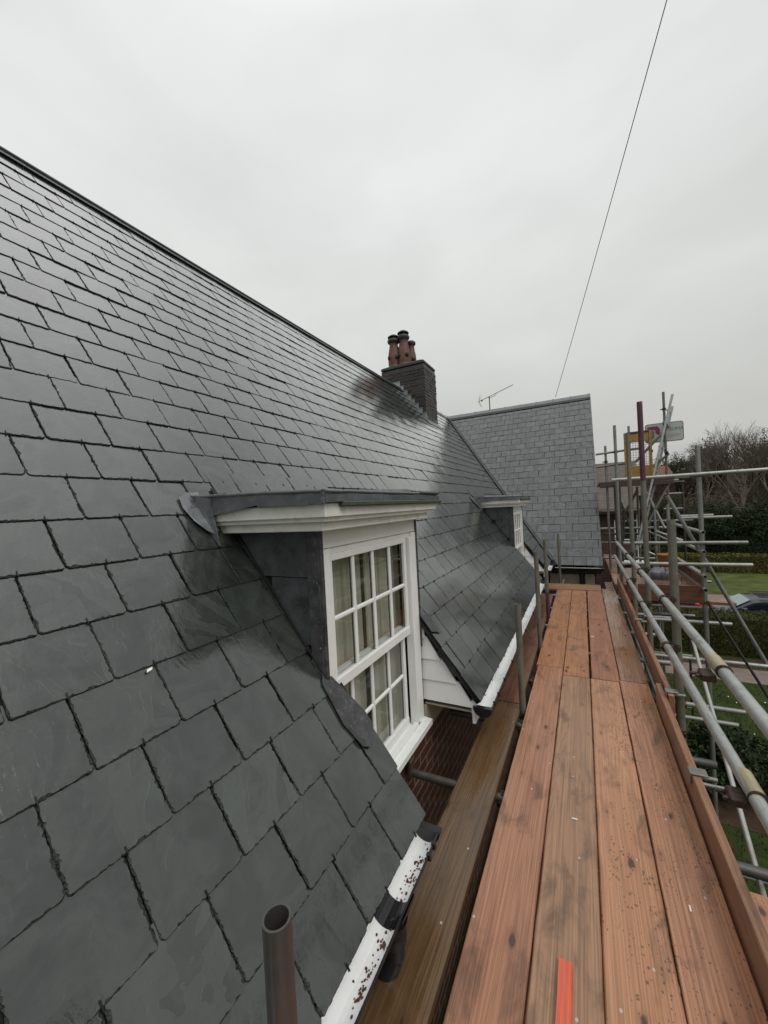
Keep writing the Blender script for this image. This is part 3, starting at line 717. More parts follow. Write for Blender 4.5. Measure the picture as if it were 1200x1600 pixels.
    c.bbox(-1.66, xf-.05, yn+.045, yn+.065, 1.525, 1.570, .003); c.bbox(-1.7, xf-.05, yf-.065, yf-.045, 1.525, 1.570, .003); c.bbox(xf-.07, xf-.05, yn+.065, yf-.065, 1.525, 1.570, .003)
    c.bbox(-1.80, xf-.02, yn+.02, yf-.02, 1.571, 1.583, .002)
    c.build('cornice', M['white_cornice'], D)
    # lead flat with turned-down edge
    l = MB(); zt = 1.69
    def wob(y): return .006*noise.noise((y*5, dy, 1))
    ny = 26; xs = [xf+.022, xf+.012, xf-.05, -1.3, -1.83]
    e0_ = RP(0, 1.80, .012); e1_ = RP(0, 1.90, .004)
    prof = [(xf+.020, 1.650), (xf+.020, 1.680), (xf+.004, 1.690), (xf-.06, 1.688), (-1.3, 1.703), (e0_.x, e0_.z), (e1_.x, e1_.z)]
    rows = []
    for q in range(ny+1):
        y = yn-.02+(yf-yn+.04)*q/ny; e = wob(y)
        rows.append([(x, y, z+e+.004*noise.noise((x*6, y*6, 3))) for x, z in prof])
    for r0, r1 in zip(rows[:-1], rows[1:]):
        for j in range(len(prof)-1): l.add([r0[j], r1[j], r1[j+1], r0[j+1]], [(0, 1, 2, 3)], True)
    for yq, sg in ((yn-.02, -1), (yf+.02, 1)):
        for (xa, za), (xb, zb) in zip(prof[1:-1], prof[2:]):
            l.add([(xa, yq, za+wob(yq)), (xb, yq, zb+wob(yq)), (xb, yq+sg*.004, 1.645 if xb > -1.7 else 1.60), (xa, yq+sg*.004, max(za-.05, 1.640))], [(0, 1, 2, 3)])
    Lr = l.build('lead_roof', M['lead'], D)
    # roll and pitch-up at the sides (upstand rolls)
    rr = MB(); rr.path([(-1.74, yn-.02, 1.715), (-1.3, yn-.015, 1.706), (xf, yn-.015, 1.694)], .009, 8); rr.path([(xf+.01, yn-.015, 1.694), (xf+.012, yf+.01, 1.694)], .008, 8); rr.build('rolled_edge', M['lead'], Lr)
    mo = MB(); mo.bbox(xf-.002, xf+.030, yn+.10, yf+.045, 1.628, 1.651, .005); mo.build('mossy_drip_edge', M['moss_lead'], Lr)
    m2_ = MB(); m2_.bbox(xf-.04, xf+.028, yf-.34, yf+.022, 1.690, 1.708, .008); m2_.build('mossy_patch', M['moss_lead'], Lr)
    sa = MB(); sa.prism([(-1.60, yn+.35, 1.715), (-1.05, Y1-.22, 1.70), (-1.05, Y1-.10, 1.70), (-1.72, yn+.42, 1.72)], (0, 0, .03)); sa.build('loose_lead_offcut', M['lead_light'], Lr)
    # saddle piece at the back corner, dressed over the slates
    for sgn, yq in ((-1, yn-.02), (1, yf+.02)):
        w = MB(); s0 = 1.50
        P = [RP(yq-sgn*.04, s0+.08, .024), RP(yq+sgn*.005, s0+.05, .034), RP(yq+sgn*.035, s0+.08, .030), RP(yq+sgn*.065, s0+.15, .021), RP(yq+sgn*.085, s0+.23, .021), RP(yq+sgn*.075, s0+.30, .021), RP(yq+sgn*.03, s0+.325, .024), RP(yq-sgn*.04, s0+.33, .024)]
        w.prism(P, NR*.002)
        w.prism([(-1.60, yq, 1.66), (-1.60, yq+sgn*.004, 1.70), (-1.80, yq, 1.735), tuple(RP(yq, s0-.01, .02))], (0, sgn*.008, 0))
        w.build('lead_saddle', M['lead_mid'] if sgn < 0 else M['lead'], Lr)
    if first:
        db = MB()
        for q in range(30):
            x = random.uniform(-1.78, -1.6); y = random.uniform(Y0+.05, Y0+.75); z = 1.727; r = random.uniform(.006, .016)
            db.lathe((x, y, z), [(r, 0), (r*.8, r*.6), (.001, r*.8)], 6)
        tag(db.build('leaf_debris', M['debris'], Lr), kind='stuff')
    return D
dormer(0, True); dormer(5.5, False)
# lead apron patch at lower near corner of the first dormer
w = MB(); w.prism([RP(1.438, .765, .019), RP(1.528, .485, .019), RP(1.53, .43, .019), RP(1.49, .375, .020), RP(1.44, .355, .020), RP(1.40, .385, .020), RP(1.37, .50, .019), RP(1.385, .69, .018)][::-1], NR*.003); w.build('corner_flashing', M['lead_dark'], house)
# flashing on the verge opposite
w = MB(); w.prism([RP(2.54, .55, .022), RP(2.66, .50, .022), RP(2.66, .66, .022), RP(2.54, .70, .022)], NR*.003); w.build('verge_flashing', M['lead_dark'], house)

# weatherboarded sides under the cut roof ends, undercloak strips
def weather(y, sgn, nm=4):
    b = MB(); z0 = .215; hb = .148
    for q in range(5):
        za, zb = z0+q*hb, z0+(q+1)*hb+.012
        def xr(z): return XE-.07-((z-ZE)/ST)*CT
        x1a, x1b = xr(za+.02), xr(zb)
        if x1b < -1.075: x1b = -1.075
        if x1a < -1.08: continue
        x1a = min(x1a, -.695)
        yo = y+sgn*.006; yi = y-sgn*.006
        b.prism([(-1.085, yo, za), (x1a, yo, za), (x1b, yi, zb), (-1.085, yi, zb)], (0, -sgn*.012, 0))
    b.bbox(-.735, -.70, min(y+sgn*.004, y-sgn*.03), max(y+sgn*.004, y-sgn*.03), .17, .26, .003)
    return b.build('weatherboarding', M['white'], house)
def under(y, sgn, st=.74):
    b = MB(); b.prism([RP(y, .0, .004), RP(y, st, .004), RP(y, st, -.03), RP(y, .0, -.03)], (0, -sgn*.012, 0))
    b.prism([RP(y+sgn*.004, .22, .004), RP(y+sgn*.004, .42, .004), RP(y+sgn*.004, .42, -.045), RP(y+sgn*.004, .22, -.045)], (0, -sgn*.012, 0))
    b.build('undercloak', M['black_plastic'], house)
weather(2.575, -1); under(2.557, -1); weather(1.505, 1); under(1.523, 1, .47); weather(8.075, -1); under(8.057, -1); weather(7.005, 1); under(7.023, 1, .47)
# soffits and walls
for (a, b_) in ((-1.7, 1.5), (2.58, 7.0), (8.08, 9.2)):
    q = MB(); q.bbox(-1.08, -.735, a, b_, .175, .187, .002); q.build('soffit', M['plaster'], house)
    q = MB(); q.bbox(-.735, -.712, a, b_, .10, .262, .003); q.build('fascia', M['white'], house)
q = MB(); q.box(-6.5, -1.07, -1.7, 9.3, -4, -.015); q.box(-1.3, -1.07, 1.46, 2.54, -.016, .05); q.box(-1.3, -1.07, 6.96, 8.04, -.016, .05); wl = q.build('wall', M['brick'], house)
for (a, b_) in ((2.56, 3.2), (8.06, 8.5)):
    q = MB(); q.bbox(-1.085, -1.068, a, b_, -.02, .17, .002); q.build('render_patch', M['plaster'], wl)
q = MB(); q.box(-1.3, -1.085, -1.7, 1.43, -.02, .19); q.box(-1.3, -1.085, 2.56, 6.93, -.02, .19); q.box(-1.3, -1.085, 8.06, 9.2, -.02, .19); q.build('wall_head', M['brick'], house)
# ground-floor window in brick wall (just visible through the gap)
# cross wing walls
q = MB(); q.box(-5.5, XV-.12, CY+.22, CRY+3.2, -4, .12); q.build('wing_wall', M['brick_x'], house)
q = MB(); q.prism([(XV-.16, CY+.25, .12), (XV-.16, CRY, RZ-.08), (XV-.16, CRY+3.2, .12)], (.03, 0, 0)); q.build('gable_wall', M['brick'], house)
q = MB(); q.bbox(-1.0, XV-.02, CY+.14, CY+.19, -.02, .13, .003); q.build('wing_fascia', M['black_plastic'], house)
q = MB()
for (a, b_) in ((-.72, -.13), (-.02, .16)):
    q.bbox(a, b_, CY+.17, CY+.215, -.26, -.04, .004)
q.build('soffit_panel', M['plaster'], house)
q = MB(); q.bbox(-.11, -.05, CY+.10, CY+.16, -1.4, 0, .01); q.build('downpipe', M['black_plastic'], house)

# gutters
def gutter(y0, y1, ends, axis='Y', xc=-.655, zc=.235, r=.058, debris=()):
    def P(t, a, rr):  # t along, a angle
        return (xc+rr*math.cos(a), t, zc+rr*math.sin(a)) if axis == 'Y' else (t, xc+rr*math.cos(a), zc+rr*math.sin(a))
    n = 12; inn = MB(); ou = MB()
    steps = max(1, int((y1-y0)/.5)); ts = [y0+(y1-y0)*k/steps for k in range(steps+1)]
    for t0, t1 in zip(ts[:-1], ts[1:]):
        for q in range(n):
            a0_ = math.pi+math.pi*q/n; a1_ = math.pi+math.pi*(q+1)/n
            inn.add([P(t0, a0_, r-.003), P(t1, a0_, r-.003), P(t1, a1_, r-.003), P(t0, a1_, r-.003)], [(0, 1, 2, 3)], True)
            ou.add([P(t0, a0_, r), P(t1, a0_, r), P(t1, a1_, r), P(t0, a1_, r)], [(0, 1, 2, 3)], True)
    for a in (math.pi, 2*math.pi):
        ou.quad(P(y0, a, r+.002), P(y1, a, r+.002), P(y1, a, r-.005), P(y0, a, r-.005))
    g = ou.build('gutter', M['black_plastic'], house); inn.build('gutter_lining', M['gutter_in'], g)
    for t in ends:
        e = MB(); pts = [P(t, math.pi+math.pi*q/14, r+.006) for q in range(15)]
        e.prism(pts, (0, .035, 0) if axis == 'Y' else (.035, 0, 0)); e.build('stop_end', M['black_plastic'], g)
    return g, P
g1, P1 = gutter(-1.7, 1.50, [1.495])
# union / outlet with downpipe
u = MB(); n = 14
for q in range(n):
    a0_ = math.pi+math.pi*q/n-.001; a1_ = math.pi+math.pi*(q+1)/n
    for rr in (.0535, .066): u.add([P1(1.12, a0_, rr), P1(1.22, a0_, rr), P1(1.22, a1_, rr), P1(1.12, a1_, rr)], [(0, 1, 2, 3)], True)
    for t in (1.12, 1.22): u.add([P1(t, a0_, .0535), P1(t, a1_, .0535), P1(t, a1_, .066), P1(t, a0_, .066)], [(0, 1, 2, 3)])
u.lathe((-.650, 1.165, 0), [(.045, .10), (.045, .178), (.052, .18)], 16); u.build('outlet_union', M['black_plastic'], g1)
dp = MB(); dp.path([(-.650, 1.165, .15), (-.650, 1.165, .05), (-.70, 1.13, -.06), (-.92, 1.05, -.20), (-1.0, 1.02, -.32), (-1.0, 1.02, -4)], .037, 14)
dp.build('downpipe', M['black_plastic'], g1)
db = MB()
def clump(y, l, w_, n_=17):
    for q in range(n_):
        t = y+random.gauss(0, l); x = -.642+random.gauss(0, w_); a = math.acos(max(-1, min(1, (x+.655)/.055))); z = .235-.054*math.sin(a)
        r = random.uniform(.0016, .0044); a_ = random.uniform(0, 3.1); db.prism([(x+r*math.cos(a_+k_*1.25)*random.uniform(.5, 1.5), t+r*1.3*math.sin(a_+k_*1.25)*random.uniform(.5, 1.5), z) for k_ in range(5)], (random.uniform(-.002, .002), 0, r*random.uniform(.3, .8)))
for y, l, w_ in ((1.37, .03, .006), (1.31, .012, .010), (1.065, .010, .008), (.98, .022, .008), (.93, .012, .004), (.80, .024, .008), (.70, .008, .010), (.62, .02, .010)): clump(y, l, w_)
for q in range(70): clump(random.uniform(.2, 1.48), .002, .016, 1)
tag(db.build('leaf_debris', M['debris'], g1), kind='stuff')
for t in (1.44, 1.385): br = MB(); br.bbox(-.606, -.588, t-.008, t+.008, .215, .242, .002); br.build('gutter_clip', M['black_plastic'], g1)
g2, P2 = gutter(2.58, 7.06, [2.55, 7.04])
for t in (2.66, 2.80, 3.05, 3.42, 3.7, 4.3, 5.0, 5.9, 6.7): br = MB(); br.bbox(-.606, -.588, t-.006, t+.006, .215, .242, .002); br.build('gutter_clip', M['black_plastic'], g2)
gutter(8.08, 9.05, [8.05, 9.04]); gutter(-.60, XV, [XV-.02], 'X', CY-.0, CZ-.05)

# ============================================================ walkway boards
def board(x0, x1, y0, y1, zt, mat, label, th=.038, group=None, ch_=.004, name='scaffold_board', sag=0., rx=0.):
    b = MB(); n = max(2, int(max(y1-y0, x1-x0)/.12)); al = (y1-y0) > (x1-x0); V = []; F = []
    for k in range(n+1):
        u = k/n; jl = random.uniform(-.0013, .0013) if 0 < k < n else 0; jr = random.uniform(-.0013, .0013) if 0 < k < n else 0
        w0, w1 = (x0+jl, x1+jr) if al else (y0+jl, y1+jr); t = (y0+(y1-y0)*u) if al else (x0+(x1-x0)*u)
        e = ch_ if 0 < k < n else ch_*.2
        sec = [(w0, zt-th), (w0, zt-ch_), (w0+ch_, zt), (w1-ch_, zt), (w1, zt-ch_), (w1, zt-th)]
        cup = .0015
        for i, (w, z) in enumerate(sec): V.append((w, t, z) if al else (t, w, z))
    for k in range(n):
        for i in range(6):
            j = (i+1) % 6; F.append((k*6+i, k*6+j, (k+1)*6+j, (k+1)*6+i))
    F.append(tuple(range(6))); F.append(tuple(range(n*6, n*6+6)))
    if not al: F = [f[::-1] for f in F]
    b.add(V, F); return b.solo(name, M[mat], label, 'board', group)
GB = 'long boards laid along the walkway'
board(-.455, -.232, -.3, 3.99, 0, 'w_red', 'near reddish walkway board beside the black gap, left of the batten board', group=GB)
board(-.226, -.008, -.3, 3.83, .001, 'w_grey', 'near greyish walkway board with the orange batten lying on it', group=GB)
board(-.002, .214, -.3, 3.84, .000, 'w_orange', 'near orange walkway board full of dark speckles, second from the toe board', group=GB)
board(.220, .434, -.3, 3.88, .001, 'w_tan', 'near brown walkway board running against the near toe board', group=GB)
board(-.470, -.232, 4.0, 7.50, -.001, 'w_far', 'far walkway board bordering the dark gap by the upright poles', group=GB)
board(-.226, -.012, 3.842, 7.48, .000, 'w_far', 'far tan walkway board between the gap side board and the red one', group=GB)
board(.006, .222, 3.85, 7.50, .001, 'w_farred', 'far reddish walkway board second from the toe board', group=GB)
board(.229, .436, 3.892, 7.70, .0, 'w_wet', 'soaked shiny walkway board along the far toe board', group=GB)
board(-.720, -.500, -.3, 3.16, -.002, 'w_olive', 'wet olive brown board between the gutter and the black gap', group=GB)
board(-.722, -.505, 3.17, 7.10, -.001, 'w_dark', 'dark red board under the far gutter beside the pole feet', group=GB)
board(-.78, .222, 7.505, 7.73, .012, 'w_cross', 'nearer cross board closing the far end of the walkway', group='cross boards at the walkway end')
board(-.78, .222, 7.735, 7.96, .014, 'w_cross', 'farther cross board at the walkway end under the dark wing wall', group='cross boards at the walkway end')
board(.30, .43, 7.72, 8.35, -.004, 'w_crossdark', 'short dark board under the start of the shiny outer board')
board(.452, .670, 8.05, 12.2, .02, 'w_wet', 'shiny wet board running on beside the gable end of the wing')
board(-.142, -.098, 1.05, 1.418, .018, 'batten', 'short bright orange roofing batten lying on the greyish board', th=.017, ch_=.002, name='roofing_batten')['category'] = 'batten'
def edgeboard(x0, x1, y0, y1, z0, z1, mat, label, name='toe_board'):
    b = MB(); b.bbox(x0, x1, y0, y1, z0, z1, .004); return b.solo(name, M[mat], label, 'toe board')
edgeboard(.440, .478, -.3, 3.56, -.06, .155, 'w_edge', 'near toe board standing on edge along the walkway beneath the rails')
edgeboard(.482, .518, 3.30, 7.85, -.02, .185, 'w_edge', 'far toe board standing on edge beyond the near one')
b = MB(); b.bbox(.48, 1.5, 1.60, 1.985, -.03, .008, .004); b.solo('scaffold_board', M['w_tan'], 'pale board end sticking out beyond the near toe board at the picture edge', 'board')
# small pale chips on the boards
for i, (x, y, w_, l_, lab) in enumerate(((-.115, 2.10, .026, .006, 'tiny white chip lying on the greyish walkway board'), (.300, 1.80, .006, .026, 'tiny white splinter lying on the board by the near toe board'), (.02, 5.0, .03, .014, 'small pale flake on the far walkway'))):
    b = MB(); b.bbox(x, x+w_, y, y+l_, .002, .006, .001); b.solo('slate_chip', M['flower'], lab, 'chip')

# ============================================================ scaffolding
scaf = thing('scaffolding', (.1, 4, -4), 'steel tube scaffolding carrying the walkway with galvanised guard rails', 'scaffolding')
def coupler(b, p, ax=(0, 0, 1), r=.032):
    p = Vector(p); a = Vector(ax).normalized()
    b.tube(p-a*.024, p+a*.024, r, 10, hollow=False)
    o = a.orthogonal().normalized(); w = a.cross(o)
    for sg in (1, -1):
        q = p+o*sg*(r+.008); b.tube(q-w*.02, q+w*.045, .008, 6, hollow=False); b.tube(q+w*.03, q+w*.045, .013, 6, hollow=False)
    b.bbox(p.x-.03, p.x+.03, p.y-.03, p.y+.03, p.z-.018, p.z+.018, .006)
def tube(par, name, p0, p1, mat='tube', cps=(), label=None, r=.0242, n=16):
    b = MB(); b.tube(p0, p1, r, n); o = b.build(name, M[mat], par)
    if label: o['label'] = label
    if cps:
        for t in cps:
            c = MB(); P = Vector(p0).lerp(Vector(p1), t) if not isinstance(t, tuple) else Vector(t)
            coupler(c, P, Vector(p1)-Vector(p0)); c.build('coupler', M['coupler'], o)
    return o
def zpt(z, x, y): return (x, y, z)
XI, XO = -.480, .56
tube(scaf, 'upright_pole', (XI+.004, .475, -4), (XI-.004, .468, .935), 'tube_rust', [zpt(-.07, XI, .47)], 'open-topped brown pole in front of the slates', n=28)
for y, zt, lab in ((3.10, .815, None), (4.51, 1.04, None)):
    tube(scaf, 'upright_pole', (XI, y, -4), (XI, y, zt), 'tube_olive', [zpt(-.05, XI, y)])
b = tube(scaf, 'upright_pole', (XI, 5.65, -4), (XI, 5.65, 1.07), 'tube_olive', [zpt(-.05, XI, 5.65)], 'pole with a purple painted foot')
c = MB(); c.tube((XI, 5.65, -.3), (XI, 5.65, .35), .0250, 14, hollow=False); c.build('purple_paint_band', M['purple'], b)
tube(scaf, 'upright_pole', (XI+.02, 8.35, -4), (XI+.02, 8.35, .93), 'tube_olive')
tube(scaf, 'upright_pole', (XO+.02, 3.40, -4), (XO, 3.41, 1.42), 'tube_olive', [zpt(.845, XO-.02, 3.41), zpt(.50, XO-.01, 3.40), zpt(-.12, XO, 3.4)], 'short thick-looking pole nearest beside the rails', r=.027)
pp = tube(scaf, 'upright_pole', (XO, 4.70, -4), (XO, 4.74, 2.56), 'tube_olive', [zpt(.845, XO-.02, 4.70), zpt(.50, XO-.01, 4.7), zpt(-.12, XO, 4.7)], 'tall pole with purple top')
c = MB(); c.tube((XO, 4.727, 1.76), (XO, 4.741, 2.563), .0252, 14); c.build('purple_paint_band', M['purple'], pp)
tube(scaf, 'upright_pole', (XO, 5.97, -4), (XO, 6.0, 2.43), 'tube_olive', [zpt(.845, XO-.02, 5.98), zpt(.50, XO-.01, 5.98)])
tube(scaf, 'upright_pole', (XO, 8.10, -4), (XO, 8.02, 2.87), 'tube', [zpt(.845, XO-.02, 8.1), zpt(2.40, XO, 8.04)])
tube(scaf, 'upright_pole', (1.30, 3.9, -4), (1.28, 3.9, -.55), 'tube_olive', [zpt(-.75, 1.28, 3.9)], 'low outer pole seen between toe board and lower rail')
tube(scaf, 'upright_pole', (1.435, 6.58, -4), (1.405, 6.58, 2.23), 'tube', [zpt(1.84, 1.41, 6.58), zpt(.92, 1.42, 6.58), zpt(.63, 1.42, 6.58), zpt(.11, 1.43, 6.58)], 'pale pole at the outer corner of the side bay', r=.029)
# guard rails (joined lengths with sleeves)
def rail(pts, r_, mat, sleeve_t, name='guard_rail', label=None):
    o = tube(scaf, name, pts[0], pts[1], mat, (), label, r_, 24); return o
ru = rail([(.515, .35, .815), (.500, 2.42, .845)], .0242, 'tube_pale', None, label='upper near guard rail')
rail([(.500, 2.42, .845), (.500, 7.9, .800)], .0242, 'tube_pale', None)
rl = rail([(.52, .5, .49), (.500, 2.35, .508)], .0242, 'tube_pale', None, label='lower near guard rail')
rail([(.500, 2.35, .508), (.505, 8.6, .465)], .0242, 'tube_pale', None)
def sleeve(p, par):
    c = MB(); d = Vector((0, 1, 0)); p = Vector(p)
    c.tube(p-d*.065, p+d*.075, .0285, 20, hollow=False); s_ = c.build('sleeve_coupler', M['sleeve'], par)
    c = MB(); c.tube(p-d*.073, p-d*.063, .0305, 20, hollow=False); c.build('sleeve_ring', M['coupler'], s_)
    c = MB(); c.bbox(p.x-.075, p.x-.02, p.y-.05, p.y-.01, p.z-.06, p.z-.025, .006); c.bbox(p.x-.07, p.x-.02, p.y+.0, p.y+.04, p.z-.075, p.z-.03, .006)
    c.tube(p+Vector((-.09, -.03, -.04)), p+Vector((-.02, -.03, -.045)), .008, 8, hollow=False); c.tube(p+Vector((-.10, .03, -.055)), p+Vector((-.02, .03, -.055)), .008, 8, hollow=False)
    c.build('sleeve_bolts', M['coupler'], s_)
sleeve((.501, 2.15, .842), ru); sleeve((.511, 1.86, .503), rl)
for y, z in ((3.42, .84), (4.70, .83), (5.98, .815), (3.40, .50), (4.70, .49), (5.98, .48)):
    c = MB(); coupler(c, (.503, y, z), (0, 1, 0), .029); c.bbox(.49, .56, y-.02, y+.02, z-.045, z-.02, .006); c.build('coupler', M['coupler'], scaf)
# ledgers and transoms under the deck
for x in (XI+.045, XO-.05):
    for z in (-.135, -2.1): tube(scaf, 'ledger_tube', (x, .2, z), (x, 9.2, z), 'tube', n=12)
for y, x0, x1, m_ in ((.62, -1.0, .68, 'tube_dark'), (2.19, -1.03, .90, 'tube_rust'), (2.97, -1.03, .66, 'tube_rust'), (3.75, -1.0, .66, 'tube_dark'), (4.62, -1.0, .7, 'tube'), (5.5, -1.0, .7, 'tube'), (6.4, -1.0, .7, 'tube'), (7.3, -1.0, .7, 'tube')):
    tube(scaf, 'transom_tube', (x0, y, -.068), (x1, y, -.066), m_, [zpt(-.09, XI+.01, y)], n=16)
c = MB(); c.bbox(-1.05, -1.02, 2.16, 2.22, -.10, .02, .006); c.build('wall_tie', M['tube_dark'], scaf)
for y in (3.4, 4.7, 6.0, 8.1): tube(scaf, 'transom_tube', (-.9, y, -2.05), (1.5, y, -2.05), 'tube', n=10)
# toe board clips
for y, x in ((2.47, .459), (3.36, .50), (5.2, .50)):
    c = MB(); z = .158 if y < 3 else .188
    c.bbox(x-.028, x-.020, y-.03, y+.03, z-.05, z+.006, .002); c.bbox(x-.028, x+.05, y-.03, y+.03, z, z+.008, .002); c.tube((x+.02, y, z-.02), (x+.09, y, z-.02), .012, 10, hollow=False); c.build('toe_board_clip', M['tube'], scaf)
tube(scaf, 'diagonal_brace', (.62, 2.15, -.15), (.75, 3.9, .40), 'tube_pale', r=.012)
# side bay
for (x0, x1, z, m_, y) in ((.39, 2.6, 1.845, 'tube_pale', 6.52), (.50, 1.862, .924, 'tube', 6.52), (.47, 1.90, .634, 'tube_pale', 6.52), (1.30, 1.95, 1.215, 'tube', 7.4), (1.32, 1.78, 1.235, 'tube', 7.6),
                           (.75, 1.69, -.17, 'tube_pale', 6.6), (.70, 1.45, .03, 'tube', 6.6), (.65, 2.6, -.685, 'tube_pale', 6.6), (.60, 1.30, -.53, 'tube', 4.8), (.60, 1.4, -.95, 'tube', 5.4), (.6, 1.5, -.35, 'tube', 7.6), (.6, 1.5, -1.1, 'tube', 7.9), (.6, 1.4, -.62, 'tube_pale', 8.4)):
    tube(scaf, 'transom_tube', (x0, y, z), (x1, y, z+.003), m_, n=12)
for (z, m_) in ((1.19, 'tube_pale'), (.93, 'tube_pale'), (.60, 'tube_pale'), (.30, 'tube')):
    tube(scaf, 'side_rail', (1.40, 6.45, z-.12 if z > .5 else z), (1.40, 8.9, z-.12 if z > .5 else z), m_, n=12)
tube(scaf, 'diagonal_brace', (1.06, 6.66, 1.58), (2.20, 6.66, -1.05), 'tube'); tube(scaf, 'diagonal_brace', (1.44, 6.50, .10), (2.45, 6.50, -2.0), 'tube_dark', r=.016)
tube(scaf, 'upright_pole', (1.06, 6.62, -4), (1.05, 6.62, .10), 'tube_dark', r=.014)
tube(scaf, 'upright_pole', (1.42, 8.9, -4), (1.42, 8.9, 1.4), 'tube')
# bay deck + toe boards
for i in range(4):
    x = .62+i*.205
    board(.60, 1.40, 6.60+i*.40, 6.60+i*.40+.39, .30, 'w_crosswet', ['nearest shiny deck board in the side bay', 'second shiny deck board in the side bay from its front', 'third shiny deck board in the side bay, behind two others', 'farthest shiny deck board in the side bay'][i], group='deck boards of the side bay')
b = MB(); b.bbox(.52, 1.40, 6.55, 6.588, .10, .335, .004); b.solo('toe_board', M['w_crossdark'], 'dark red toe board across the front of the side bay', 'toe board')
b = MB(); b.bbox(1.402, 1.44, 6.62, 8.3, .29, .50, .004); b.solo('toe_board', M['w_dark'], 'dark red toe board along the outer side of the side bay', 'toe board')
b = MB(); b.bbox(1.45, 1.78, 6.72, 6.95, .05, .09, .004); b.solo('scaffold_board', M['w_cross'], 'pinkish board end poking out beyond the side bay pole', 'board')

# far tower scaffold with ladder, loading gate and sign
tow = thing('scaffold_tower', (1.0, 9.7, -4), 'dark scaffold tower behind the wing with a raised deck and tall poles', 'scaffolding')
for (x, y, zt, m_) in ((.49, 9.75, 2.72, 'tube'), (.957, 9.95, 3.12, 'tube'), (1.56, 9.7, 3.69, 'tube_olive'), (.60, 9.2, 1.85, 'tube_dark'), (.68, 9.2, 1.85, 'tube_dark'), (1.10, 10.3, 1.8, 'tube_olive'), (1.28, 9.4, 1.3, 'tube'), (1.38, 9.8, 1.2, 'tube_olive')):
    tube(tow, 'upright_pole', (x, y, -4), (x, y, zt), m_, [zpt(zt-.35, x, y)] if zt > 2 else (), n=10)
for (p0, p1, m_) in (((.3, 9.72, 2.55), (1.2, 9.72, 2.60), 'tube'), ((.3, 9.72, 2.27), (.85, 9.72, 2.30), 'tube_olive'), ((.3, 9.72, 1.86), (1.85, 9.72, 1.83), 'tube_dark'), ((1.4, 9.9, 1.93), (1.96, 9.9, 1.93), 'tube_pale'), ((1.3, 10.1, 1.88), (1.82, 10.1, 1.88), 'tube'),
                       ((1.02, 9.66, 2.30), (1.62, 9.66, 2.98), 'tube_olive'), ((1.05, 9.66, 1.95), (1.60, 9.66, 2.42), 'tube_olive'), ((1.60, 9.66, 1.85), (1.05, 9.66, .7), 'tube'), ((1.16, 9.68, 1.75), (1.48, 9.68, .9), 'tube_pale'), ((1.02, 9.6, 1.7), (.62, 9.6, .9), 'tube_dark'),
                       ((.3, 9.9, .9), (1.6, 9.9, .9), 'tube_pale'), ((.3, 10.2, .55), (1.7, 10.2, .55), 'tube'), ((.3, 10.2, .2), (1.7, 10.2, .2), 'tube_pale'), ((1.2, 9.7, 1.05), (1.95, 9.7, 1.05), 'tube'),
                       ((1.68, 11.0, 1.60), (2.05, 11.0, 1.60), 'tube'), ((1.68, 11.0, 1.25), (2.05, 11.0, 1.25), 'tube'), ((2.05, 11.0, -4), (2.05, 11.0, 1.9), 'tube_dark'),
                       ((.62, 9.3, -.3), (.75, 9.3, 1.2), 'tube_dark'), ((.72, 9.9, 1.55), (1.02, 9.9, .5), 'tube_rust'), ((1.10, 9.9, 1.60), (1.20, 9.9, .3), 'tube_rust'), ((1.18, 10.6, 1.3), (1.30, 10.6, .2), 'tube'),
                       ((.40, 10.6, 1.25), (1.25, 10.6, 1.25), 'tube_rust'), ((.40, 10.6, .72), (1.75, 10.6, .70), 'tube_dark'), ((1.30, 11.2, -.6), (1.75, 11.2, 1.1), 'tube_dark'), ((1.22, 8.9, .9), (1.62, 8.9, .72), 'tube'), ((.95, 10.9, 2.0), (1.02, 10.9, 3.0), 'tube_dark'),
                       ((1.44, 11.3, -.5), (1.95, 11.3, -.9), 'tube'), ((1.44, 8.6, .02), (1.95, 8.6, .02), 'tube'), ((.66, 7.6, -.15), (1.5, 7.6, -.15), 'tube_dark'),
                       ((1.2, 10.4, .35), (1.75, 10.4, .05), 'tube_pale'), ((1.25, 10.0, .8), (1.6, 9.0, .62), 'tube_pale'), ((1.3, 10.6, -.3), (1.35, 10.6, 1.2), 'tube_rust')):
    tube(tow, 'cross_tube', p0, p1, m_, n=10)
for i in range(3):
    b = MB(); b.bbox(.33, 1.66, 9.55+i*.235, 9.55+i*.235+.225, 1.885, 1.925, .004); b.solo('scaffold_board', M['w_black'], ['front dark board of the raised tower deck', 'middle dark board of the raised tower deck', 'rear dark board of the raised tower deck'][i], 'board', 'boards of the raised tower deck')
b = MB(); b.bbox(.34, 1.64, 9.50, 9.54, 1.80, 1.88, .004); b.solo('toe_board', M['w_black'], 'dark plank edge under the raised tower deck', 'toe board')
# brace dark couplers
for p in ((1.56, 9.66, 3.02), (1.56, 9.66, 2.45), (1.30, 9.66, 2.52), (1.56, 9.66, 1.87), (.66, 9.6, 1.84)):
    c = MB(); coupler(c, p, (1, 0, .6), .04); c.build('coupler', M['coupler'], tow)
# ladder
lad = thing('ladder', (.93, 9.45, .5), 'aluminium ladder leaning on the scaffold tower beside the purple pole', 'ladder')
p0 = Vector((.93, 9.30, .5)); p1 = Vector((1.63, 9.52, 3.52)); wv = Vector((.10, .34, 0))
for sg in (0, 1):
    c = MB(); q0 = p0+wv*sg; q1 = p1+wv*sg+(Vector((.05, 0, .06)) if sg == 0 else Vector((0, 0, -.12)))
    c.tube(q0, q1, .022, 8, hollow=False); c.build('stile', M['alu'], lad)
for k in range(12):
    c = MB(); q = p0.lerp(p1, (k+.6)/12.6); c.tube(q, q+wv, .015, 8, hollow=False); c.build('rung', M['alu'], lad)
